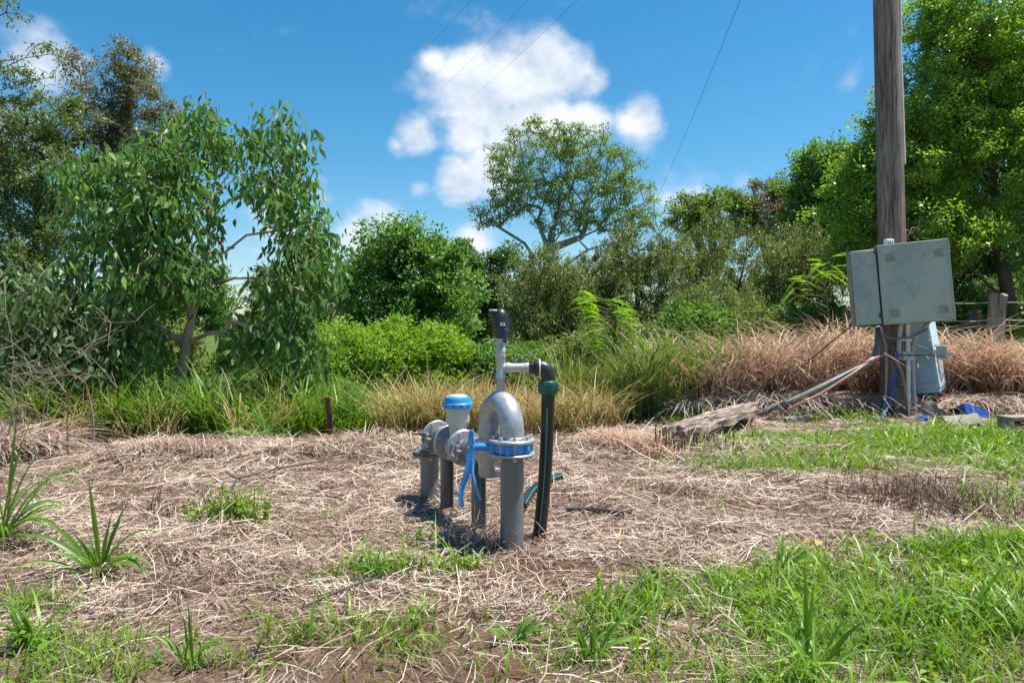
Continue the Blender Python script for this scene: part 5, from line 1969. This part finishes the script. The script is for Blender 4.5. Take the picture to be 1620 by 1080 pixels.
# ------------------------------------------------------------------ grasses
def blades(x, y, h, w, leanx, leany, droop, S=4, base_lift=-.01):
    n = len(x)
    t = np.linspace(0, 1, S)
    ax = leanx[:, None] * h[:, None]
    ay = leany[:, None] * h[:, None]
    f = t[None] ** 1.6
    cx = x[:, None] + ax * f
    cy = y[:, None] + ay * f
    cz = H(x, y)[:, None] + base_lift + h[:, None] * (t[None] - droop[:, None] * t[None] ** 2.4)
    cz = np.maximum(cz, H(x, y)[:, None] - .01)
    C = np.stack([cx, cy, cz], -1)
    prof = np.array([.7, 1.0, .8, .08]) if S == 4 else (np.sin(np.linspace(.25, 1, S) * math.pi * .98) * .9 + .1)
    if S > 4:
        prof = np.concatenate([np.linspace(.6, 1, S - 3), [.85, .55, .05]])[:S]
    HW = w[:, None] * prof[None]
    ld = np.stack([leanx, leany, np.zeros(n)], -1)
    side = unit(np.cross(unit(ld + 1e-4), np.array([0, 0, 1.0])[None]) + RNG.normal(0, .5, (n, 3)) * np.array([1, 1, .3]))
    return C, HW, side


def grass_layer(name, label, cat, x, y, hr, wr, lean, droop, mat, S=4, tone=(0, 1), seed=3, hv=.8):
    n = len(x)
    h = RNG.uniform(*hr, n) * (1 - hv / 2 + hv * fbm(x, y, .45, seed))
    w = RNG.uniform(*wr, n) * np.clip(.55 + .13 * y, .8, 1.6)
    th = RNG.uniform(0, 2 * math.pi, n)
    lm = RNG.uniform(*lean, n)
    dr = RNG.uniform(*droop, n)
    C, HW, side = blades(x, y, h, w, np.cos(th) * lm, np.sin(th) * lm, dr, S)
    rn = np.clip(.45 * fbm(x, y, .35, seed + 5) * 1.3 + .55 * RNG.random(n) - .05, 0, 1)
    rn = tone[0] + (tone[1] - tone[0]) * rn
    o = link_mesh(name, ribbons(name, C, HW, side, rn, M[mat]))
    tag(o, label, cat, kind='stuff')
    return o


def sample(n, y0, y1, keep, margin=1.2):
    x, y = place(n, y0, y1, margin)
    k = RNG.random(n) < keep(x, y)
    return x[k], y[k]


# fine short turf, leafy grass, scattered wide blades
cl_ = lambda x, y: np.clip(green(x, y) * (.25 + 1.5 * fbm(x, y, .22, 71) ** 1.4), 0, 1)
xa_, ya_ = sample(92000, 1.85, 4.5, cl_, .8)
xb_, yb_ = sample(105000, 4.2, 9.6, lambda x, y: np.clip(cl_(x, y) * 1.35, 0, 1), .8)
x, y = np.concatenate([xa_, xb_]), np.concatenate([ya_, yb_])
grass_layer('short_grass', 'low green grass growing in patches over the dry ground', 'grass', x, y, (.06, .16), (.0014, .0042), (.15, .9), (.1, .6), 'grass', 4)
x, y = sample(40000, 1.9, 9.2, lambda x, y: np.clip(green(x, y) ** 1.4 * (.1 + 1.7 * fbm(x, y, .3, 83) ** 1.6), 0, 1))
grass_layer('leafy_grass', 'broader bright green grass blades standing above the low turf', 'grass', x, y, (.11, .30), (.004, .0085), (.3, 1.1), (.15, .8), 'grass', 5, (.1, .95))
x, y = sample(26000, 4.4, 9.4, lambda x, y: np.clip(green(x, y) ** 1.2, 0, 1) * (x > 1.2))
grass_layer('leafy_grass', 'lush bright green grass in the patch below the power pole', 'grass', x, y, (.12, .26), (.003, .0065), (.3, 1.1), (.15, .8), 'grass', 5, (.1, .95))
# dead grass thatch inside the green parts
x, y = sample(30000, 1.9, 5.0, lambda x, y: .25 + .35 * green(x, y))
grass_layer('dead_thatch', 'short dead brown grass mixed through the green turf', 'grass', x, y, (.04, .11), (.0012, .003), (.4, 1.4), (.2, .8), 'straw', 4, (0, .75))
# low broad-leaved weeds
def weed_leaves(name, label, n, keep, y0, y1, Lr, mat):
    x, y = sample(n, y0, y1, keep)
    k = len(x)
    rep = 5
    X = np.repeat(x, rep)
    Y = np.repeat(y, rep)
    a = RNG.uniform(0, 2 * math.pi, k * rep)
    hgt = np.repeat(RNG.uniform(.02, .12, k), rep) * RNG.uniform(.5, 1.1, k * rep)
    d = unit(np.stack([np.cos(a), np.sin(a), RNG.uniform(-.2, .5, k * rep)], -1))
    p = np.stack([X + d[:, 0] * .01, Y + d[:, 1] * .01, H(X, Y) + hgt], -1)
    L = RNG.uniform(*Lr, k * rep)
    o = link_mesh(name, leaves(name, p, d, L, L * RNG.uniform(.4, .65, k * rep), RNG.random(k * rep), M[mat], (0, 0, 0)))
    tag(o, label, 'weeds', kind='stuff')


weed_leaves('ground_weeds', 'small broad-leaved weeds low among the grass', 3200, lambda x, y: np.clip(green(x, y) ** 1.3 * fbm(x, y, .3, 91) * 1.2, 0, 1), 2.0, 8.5, (.02, .05), 'leaf_bright')


# tall bands
def band(n, pts, spread):
    """positions scattered round a ground polyline"""
    pts = np.array(pts, float)
    seg = np.linalg.norm(np.diff(pts, axis=0), axis=1)
    cum = np.concatenate([[0], np.cumsum(seg)])
    # tufts
    nt = max(8, n // 28)
    s = RNG.uniform(0, cum[-1], nt)
    tx = np.interp(s, cum, pts[:, 0]) + RNG.normal(0, .05, nt)
    ty = np.interp(s, cum, pts[:, 1]) + RNG.uniform(-1, 1, nt) * spread
    k = RNG.integers(0, nt, n)
    return tx[k] + RNG.normal(0, .06, n), ty[k] + RNG.normal(0, .06, n)


x, y = band(5400, [(-1.6, 8.3), (-.6, 8.3), (.6, 8.6), (1.3, 9.0)], .8)
grass_layer('dry_grass_band', 'golden dry seeding grass standing behind the pipework', 'grass', x, y, (.38, .82), (.0025, .006), (.2, 1.0), (.1, .7), 'dry_gold', 5, hv=1.3)
x, y = band(6500, [(.7, 10.0), (1.6, 10.0), (2.6, 10.6), (3.6, 11.4)], .9)
grass_layer('tall_green_grass', 'tall green and straw-tipped grass below the melaleucas', 'grass', x, y, (.7, 1.35), (.004, .009), (.2, .8), (.1, .6), 'dry_mix', 5, (0, .9), hv=1.5)
x, y = band(2200, [(2.0, 10.2), (3.1, 10.4)], .4)
grass_layer('tall_green_tuft', 'vivid green tall grass tuft beside the fallen brown grass', 'grass', x, y, (.85, 1.45), (.005, .011), (.15, .6), (.1, .5), 'grass_tall', 5, hv=1.5)
x, y = band(9500, [(2.3, 10.2), (3.4, 10.6), (4.6, 10.9), (6.0, 10.9), (7.2, 10.6), (9.0, 10.4)], .8)
grass_layer('dry_brown_grass', 'fallen brown dry grass heaped behind and beside the power pole', 'grass', x, y, (1.0, 2.0), (.003, .007), (.3, .85), (.35, .75), 'dry_brown', 6, hv=1.5)
x, y = band(3200, [(4.3, 11.8), (5.5, 12.0), (7.0, 11.6), (9.0, 11.5)], .5)
grass_layer('yellow_fence_grass', 'yellow-green long grass along the wire fence', 'grass', x, y, (.9, 1.6), (.004, .008), (.2, .9), (.15, .6), 'dry_mix', 5, (.2, 1))
x, y = band(4200, [(2.2, 9.5), (3.2, 9.6), (4.0, 9.6), (4.9, 9.8), (6.0, 9.8), (7.2, 9.5), (8.5, 9.2)], .35)
grass_layer('collapsed_dry_grass', 'collapsed pinkish straw at the foot of the brown grass', 'grass', x, y, (.3, .8), (.0025, .0055), (.8, 1.9), (.75, 1.0), 'straw', 5, (.45, 1))
x, y = band(6200, [(-5.2, 7.5), (-4.4, 7.8), (-3.4, 7.8), (-2.6, 7.9), (-1.9, 8.0)], .55)
grass_layer('tall_green_grass', 'tall lush green grass growing round the foot of the young gum', 'grass', x, y, (.35, .95), (.0035, .0085), (.15, .9), (.1, .65), 'grass_tall', 5, hv=1.5)
x, y = band(600, [(-5.4, 7.3), (-4.4, 7.5), (-3.4, 7.5), (-2.4, 7.6)], .6)
grass_layer('dry_stems', 'dry straw stems standing among the lush green grass by the young gum', 'grass', x, y, (.35, .95), (.002, .0045), (.2, 1.0), (.1, .7), 'dry_gold', 5, (.4, 1), hv=1.3)
x, y = band(3000, [(-2.9, 7.4), (-2.2, 7.5), (-1.6, 7.9), (-1.2, 8.6)], .35)
grass_layer('bank_grass', 'medium green grass along the edge of the bank by the rusty picket', 'grass', x, y, (.22, .5), (.003, .007), (.2, .9), (.1, .6), 'grass', 5, (.1, .9))
x, y = band(2600, [(-5.6, 6.5), (-5.0, 6.4), (-4.4, 6.4)], .4)
grass_layer('heaped_straw', 'heap of collapsed pale straw at the far left below the dead twigs', 'grass', x, y, (.3, .7), (.003, .006), (.6, 1.5), (.5, 1.0), 'straw', 5, (.25, 1))
x, y = band(3600, [(-3.6, 6.3), (-2.8, 6.1), (-2.1, 6.3), (-1.2, 6.6), (-.5, 6.9)], .35)
grass_layer('straw_tussocks', 'tussocks of pale dry grass along the top of the bank', 'grass', x, y, (.12, .32), (.002, .0045), (.5, 1.5), (.4, 1.0), 'straw', 5, (.15, 1))
x, y = band(1500, [(.9, 7.2), (1.5, 6.6)], .35)
grass_layer('straw_tussocks', 'reddish dry grass tussock between the hose and the timber sleeper', 'grass', x, y, (.12, .3), (.002, .0045), (.3, 1.2), (.3, .9), 'dry_brown', 5, (.2, 1))
x, y = sample(16000, 9.0, 30.0, lambda x, y: np.where(x < 1.5, .9, .1) * np.ones_like(x), 2)
grass_layer('field_grass', 'green grass covering the dip and the field beyond the bank', 'grass', x, y, (.12, .32), (.006, .014), (.2, .9), (.1, .6), 'grass', 4, (.1, 1))


# dark dead weeds
def weed_patch(label, px, py, rx, ry, n, hr, mat, cat='weeds', lean=(.05, .6), w=(.0015, .0035), tone=(0, 1), name='dead_weeds'):
    cx, cy = G(px, py)
    x = cx + RNG.normal(0, rx * .5, n)
    y = cy + RNG.normal(0, ry * .5, n)
    return grass_layer(name, label, cat, x, y, hr, w, lean, (.0, .4), mat, 4, tone)


weed_patch('dark brown dead weeds standing in the green patch below the pole', 1455, 800, .60, .5, 1100, (.06, .28), 'dead_weed', lean=(.1, 1.3), w=(.0013, .0028))
weed_patch('sparse dark dead stems beside the leafy weed on the straw', 335, 800, .35, .3, 90, (.08, .28), 'dead_weed')
weed_patch('clump of dark dead stubble stalks left of the timber sleeper', 1055, 712, .18, .2, 60, (.14, .30), 'dead_weed', w=(.004, .007), lean=(.0, .2))
weed_patch('dark dead stems in front of the timber sleeper', 1110, 705, .4, .2, 90, (.08, .22), 'dead_weed', w=(.003, .006), lean=(.0, .4))
weed_patch('reddish dry stems around the foot of the front riser pipe', 768, 868, .20, .12, 170, (.06, .22), 'straw', lean=(.2, 1.1), w=(.0012, .0026), name='dry_stems')


# individual leafy weed
def leafy_weed(label, px, py, n_stem, hgt, rad, mat='leaf_bright'):
    cx, cy = G(px, py)
    g = h1(cx, cy)
    root = thing('leafy_weed', label, 'weed', (cx, cy, g))
    st = MB()
    ps, ds, Ls = [], [], []
    for k in range(n_stem):
        a = random.uniform(0, 6.28)
        r0 = rad * math.sqrt(random.random())
        bx, by = cx + math.cos(a) * r0, cy + math.sin(a) * r0 * .6
        hh = hgt * random.uniform(.5, 1)
        b0 = Vector((bx, by, h1(bx, by) - .01))
        tp = b0 + Vector((random.uniform(-.05, .05), random.uniform(-.05, .05), hh))
        st.tube([b0, b0.lerp(tp, .5), tp], [.0025, .002, .001], 4)
        for j in range(16):
            t = random.uniform(.15, 1)
            ps.append(tuple(b0.lerp(tp, t)))
            an = random.uniform(0, 6.28)
            ds.append((math.cos(an), math.sin(an), random.uniform(0, .8)))
            Ls.append(random.uniform(.018, .042))
    obj('stem', st, M['leaf_stem'], root)
    Ls = np.array(Ls)
    me = leaves('foliage', np.array(ps), unit(np.array(ds)), Ls, Ls * .4, RNG.random(len(Ls)), M[mat], root.location)
    c = link_mesh('foliage', me, root)
    c['kind'] = 'stuff'


M['leaf_stem'] = surf_mat('leaf_stem', [(.06, .09, .02), (.10, .13, .03)], 8, .6)
leafy_weed('green leafy weed clump growing from the straw among dark dead stems', 385, 833, 44, .28, .17)
leafy_weed('smaller leafy weed clump beside the larger one on the straw', 322, 832, 18, .18, .10)
leafy_weed('green leafy weeds growing behind the U bend of the pipework', 812, 672, 40, .45, .35, 'leaf_mid')
leafy_weed('tall leafy weed standing behind the grey cabinet by the fence', 1520, 610, 14, 1.0, .25, 'leaf_bright')


# individual broad-bladed grass plants: every blade is its own part
def grass_plant(label, px, py, specs, group=None):
    """specs: (angle deg in the picture plane, length, droop, half width, depth lean)"""
    cx, cy = G(px, py)
    g = h1(cx, cy)
    root = thing('broad_grass_plant', label, 'grass plant', (cx, cy, g), group)
    S_ = 9
    specs = list(specs) + [(q[0] + random.uniform(-25, 25), q[1] * random.uniform(.5, .95), q[2] + random.uniform(0, .8), q[3] * random.uniform(.5, .9), q[4] + random.uniform(-.5, .5)) for q in specs]
    for (ang, L, dr, w, dl) in specs:
        a = math.radians(90 + (ang - 90) * .72)
        d0 = Vector((math.cos(a), dl, math.sin(a))).normalized()
        c = Vector((random.uniform(-.025, .025), random.uniform(-.025, .025), -.01))
        p = c
        V = []
        v = d0.copy()
        for i in range(S_):
            t = i / (S_ - 1)
            hw = w * (.18 + .82 * min(1, t * 2.2)) * .72 * (1 - max(0, (t - .45) / .55) ** 1.6 * .96)
            sdv = v.cross(Vector((0, -.6, .8)))
            sdv = sdv.normalized() if sdv.length > .05 else Vector((1, 0, 0))
            nr = sdv.cross(v).normalized()
            V += [p - sdv * hw + nr * hw * .35, p, p + sdv * hw + nr * hw * .35]
            p = p + v * (L / (S_ - 1))
            v = (v + Vector((0, 0, -1)) * dr * (.10 + .55 * t) * .75).normalized()
            gz_ = h1(cx + p.x, cy + p.y) - g
            if p.z < gz_ + .01:
                p.z = gz_ + .01
        fs_ = []
        for i in range(S_ - 1):
            for j in range(2):
                k = i * 3 + j
                fs_.append((k, k + 1, k + 4, k + 3))
        me = np_mesh('blade', np.array([tuple(q) for q in V]), np.array(fs_), M['blade'], (0, 0, 0), np.full(len(V), random.random()))
        me.shade_smooth()
        o = bpy.data.objects.new('blade', me)
        COL.objects.link(o)
        o.parent = root
    return root


def rspec(n, Lr, wr, a0=20, a1=160, dr=(.3, 1.1)):
    return [(random.uniform(a0, a1), random.uniform(*Lr), random.uniform(*dr), random.uniform(*wr), random.uniform(-.8, .5)) for _ in range(n)]


grass_plant('broad-bladed green grass plant sprouting from the straw beside the bigger clump', 160, 905,
            [(95, .52, .15, .018, -.1), (125, .42, .5, .017, -.2), (150, .50, .6, .018, -.1), (70, .40, .3, .016, .1), (45, .46, .8, .017, -.1), (30, .42, 1.0, .016, -.2), (20, .38, 1.2, .015, -.3), (60, .35, .7, .016, -.4), (160, .40, .8, .014, -.3), (110, .30, .3, .014, -.3)] + rspec(10, (.15, .32), (.008, .014)))
grass_plant('big clump of long arching green grass at the left edge', 0, 862,
            [(60, .75, .6, .018, -.1), (45, .80, .8, .018, -.1), (75, .70, .4, .017, 0), (35, .62, .8, .017, -.2), (90, .72, .2, .016, .1), (100, .65, .4, .016, 0), (55, .55, .9, .017, -.3), (25, .50, .9, .016, -.2), (120, .6, .6, .016, 0), (80, .45, .5, .016, -.4)] + rspec(16, (.25, .6), (.008, .014)))
grass_plant('small green grass plant at the bottom left corner of the dry ground', 45, 1010, rspec(16, (.14, .30), (.006, .012)))
grass_plant('young upright grass shoot in the sparse turf near the small corner plant', 300, 1040, [(92, .26, .1, .010, -.1), (40, .22, .7, .009, 0), (140, .22, .6, .009, 0), (70, .18, .4, .009, -.3)] + rspec(5, (.1, .2), (.006, .009)))
grass_plant('tall pale-stemmed grass shoot rising from the lush turf', 1285, 1075,
            [(92, .40, .05, .014, 0), (86, .34, .12, .013, -.1), (60, .28, .5, .013, -.2), (130, .30, .7, .012, -.1), (30, .26, .6, .012, -.1), (150, .24, .8, .012, -.2)] + rspec(6, (.12, .24), (.006, .010)))
grass_plant('broad-bladed grass shoot with long arching leaf in the lush turf', 935, 1040, [(60, .26, .8, .013, -.1), (120, .22, .5, .012, 0), (25, .28, .9, .012, -.1), (95, .2, .3, .011, -.3)] + rspec(6, (.1, .2), (.006, .010)))
grass_plant('thick-leaved grass shoot at the near edge of the brown soil', 810, 1010, rspec(9, (.12, .22), (.008, .013)))
grass_plant('bright tuft of grass on the straw left of the brown soil', 592, 912, rspec(26, (.08, .19), (.004, .008), 25, 155))
grass_plant('grass tuft at the foot of the front riser in the shade', 725, 905, rspec(18, (.08, .18), (.004, .008), 25, 155))
grass_plant('grass tuft beside the picket edge with arching blades', 425, 712, rspec(22, (.3, .6), (.007, .012), 30, 150))
grass_plant('leafy grass plant rising at the right of the lush turf', 1545, 985, rspec(16, (.14, .28), (.007, .012)))
grass_plant('spreading grass plant in the lush turf below the brown weeds', 1230, 905, rspec(16, (.12, .26), (.006, .011)))

# ------------------------------------------------------------------ dead twigs at the far left
def dead_bush():
    cx, cy = -4.55, 6.5
    g = h1(cx, cy)
    root = thing('dead_bush', 'tangle of bare grey dead twigs arching over the straw at the far left', 'dead bush', (cx, cy, g))
    d = 6.5
    mains = [[(10, 690), (35, 620), (75, 540), (130, 450)], [(30, 700), (20, 600), (15, 520), (5, 440)], [(60, 690), (70, 600), (95, 545), (160, 510), (215, 508)], [(5, 640), (70, 590), (130, 560), (170, 530)],
             [(0, 700), (-10, 600), (30, 480), (60, 440)], [(90, 690), (120, 600), (150, 570), (185, 615)], [(110, 690), (105, 620), (70, 580), (10, 575)], [(150, 680), (140, 610), (100, 580), (60, 590)],
             [(20, 690), (50, 640), (110, 575), (165, 540)], [(-20, 690), (0, 610), (45, 565), (70, 500)], [(75, 700), (73, 660), (72, 600)], [(40, 690), (38, 640), (40, 590)]]
    for m in mains:
        b = MB()
        dd = d + random.uniform(-.4, .4)
        pts = [P(px, py, dd + random.uniform(-.12, .12)) for px, py in m]
        dense = []
        for i in range(len(pts) - 1):
            for k in range(3):
                dense.append(pts[i].lerp(pts[i + 1], k / 3) + Vector((random.uniform(-.012, .012), random.uniform(-.03, .03), random.uniform(-.012, .012))))
        dense.append(pts[-1])
        # start on the ground
        s0 = dense[0].copy()
        s0.z = h1(s0.x, s0.y) - .03
        dense[0] = s0
        n = len(dense)
        b.tube(dense, [.0062 * (1 - .75 * i / n) for i in range(n)], 5)
        for q in range(11):
            i = random.randrange(2, n)
            a = dense[i]
            dv = Vector((random.uniform(-1, 1), random.uniform(-.6, .6), random.uniform(-.5, .9))).normalized()
            L = random.uniform(.1, .42)
            e = a + dv * L + Vector((0, 0, -.10 * L))
            b.tube([a, a.lerp(e, .5) + Vector((0, 0, .06 * L)), e], [.0028, .0019, .001], 4)
        obj('branch', b, M['twig_dead'], root)


dead_bush()


def stick(label, pxs, r, mat='bark_dark', twigs=3, lift=.02):
    pts = []
    for px, py, up_ in pxs:
        x, y = G(px, py)
        pts.append(Vector((x, y, h1(x, y) + r + lift + up_)))
    b = MB().tube(pts, [r * (1 - .5 * i / len(pts)) for i in range(len(pts))], 6)
    for _ in range(twigs):
        i = random.randrange(1, len(pts))
        e = pts[i] + Vector((random.uniform(-.15, .15), random.uniform(-.12, .12), random.uniform(.0, .1)))
        b.tube([pts[i], e], [r * .5, r * .25], 4)
    o = obj('stick', b, M[mat], None, tuple(pts[0]))
    tag(o, label, 'stick')


stick('long dark stick lying across the straw near the rusty picket', [(358, 790, .0), (375, 770, .03), (440, 757, .03), (520, 742, .05)], .010, twigs=5)
stick('pale grey stick lying in the straw below the timber sleeper', [(1130, 710, 0), (1165, 728, .01), (1200, 745, 0)], .012, 'twig_dead', 2)
stick('dark upright twig standing left of the pipework', [(612, 720, 0), (608, 715, .12), (612, 712, .20)], .007, twigs=1)
stick('brown stick on the soil in front of the turf left of centre', [(480, 965, .01), (540, 945, .02), (600, 925, .02), (640, 915, .01)], .006, 'bark_dark', 4)

# fallen leaves
M['leaf_fallen'] = leaf_mat('leaf_fallen', [(.20, .09, .03), (.34, .17, .06), (.48, .32, .15)], .15, .6)
for k, (px, py) in enumerate([(862, 800), (878, 806), (1118, 700), (1130, 704), (1285, 862), (1300, 868), (1545, 842), (1360, 818), (520, 770), (980, 868), (700, 770), (1180, 800)]):
    x, y = G(px, py)
    v, f = leaf_variant(k)
    v = v * np.array([1, 1.9, 1])
    L = random.uniform(.05, .085)
    me = np_mesh('fallen_leaf', v, f, M['leaf_fallen'], (0, 0, 0), np.full(len(v), random.random()))
    o = bpy.data.objects.new('fallen_leaf', me)
    COL.objects.link(o)
    o.location = (x, y, h1(x, y) + .045)
    o.rotation_euler = (random.uniform(-.5, .5), random.uniform(-.5, .5), random.uniform(0, 6.28))
    o.scale = (L, L, L)
    tag(o, 'single dry brown leaf fallen on the straw', 'leaf', 'fallen leaves on the straw')
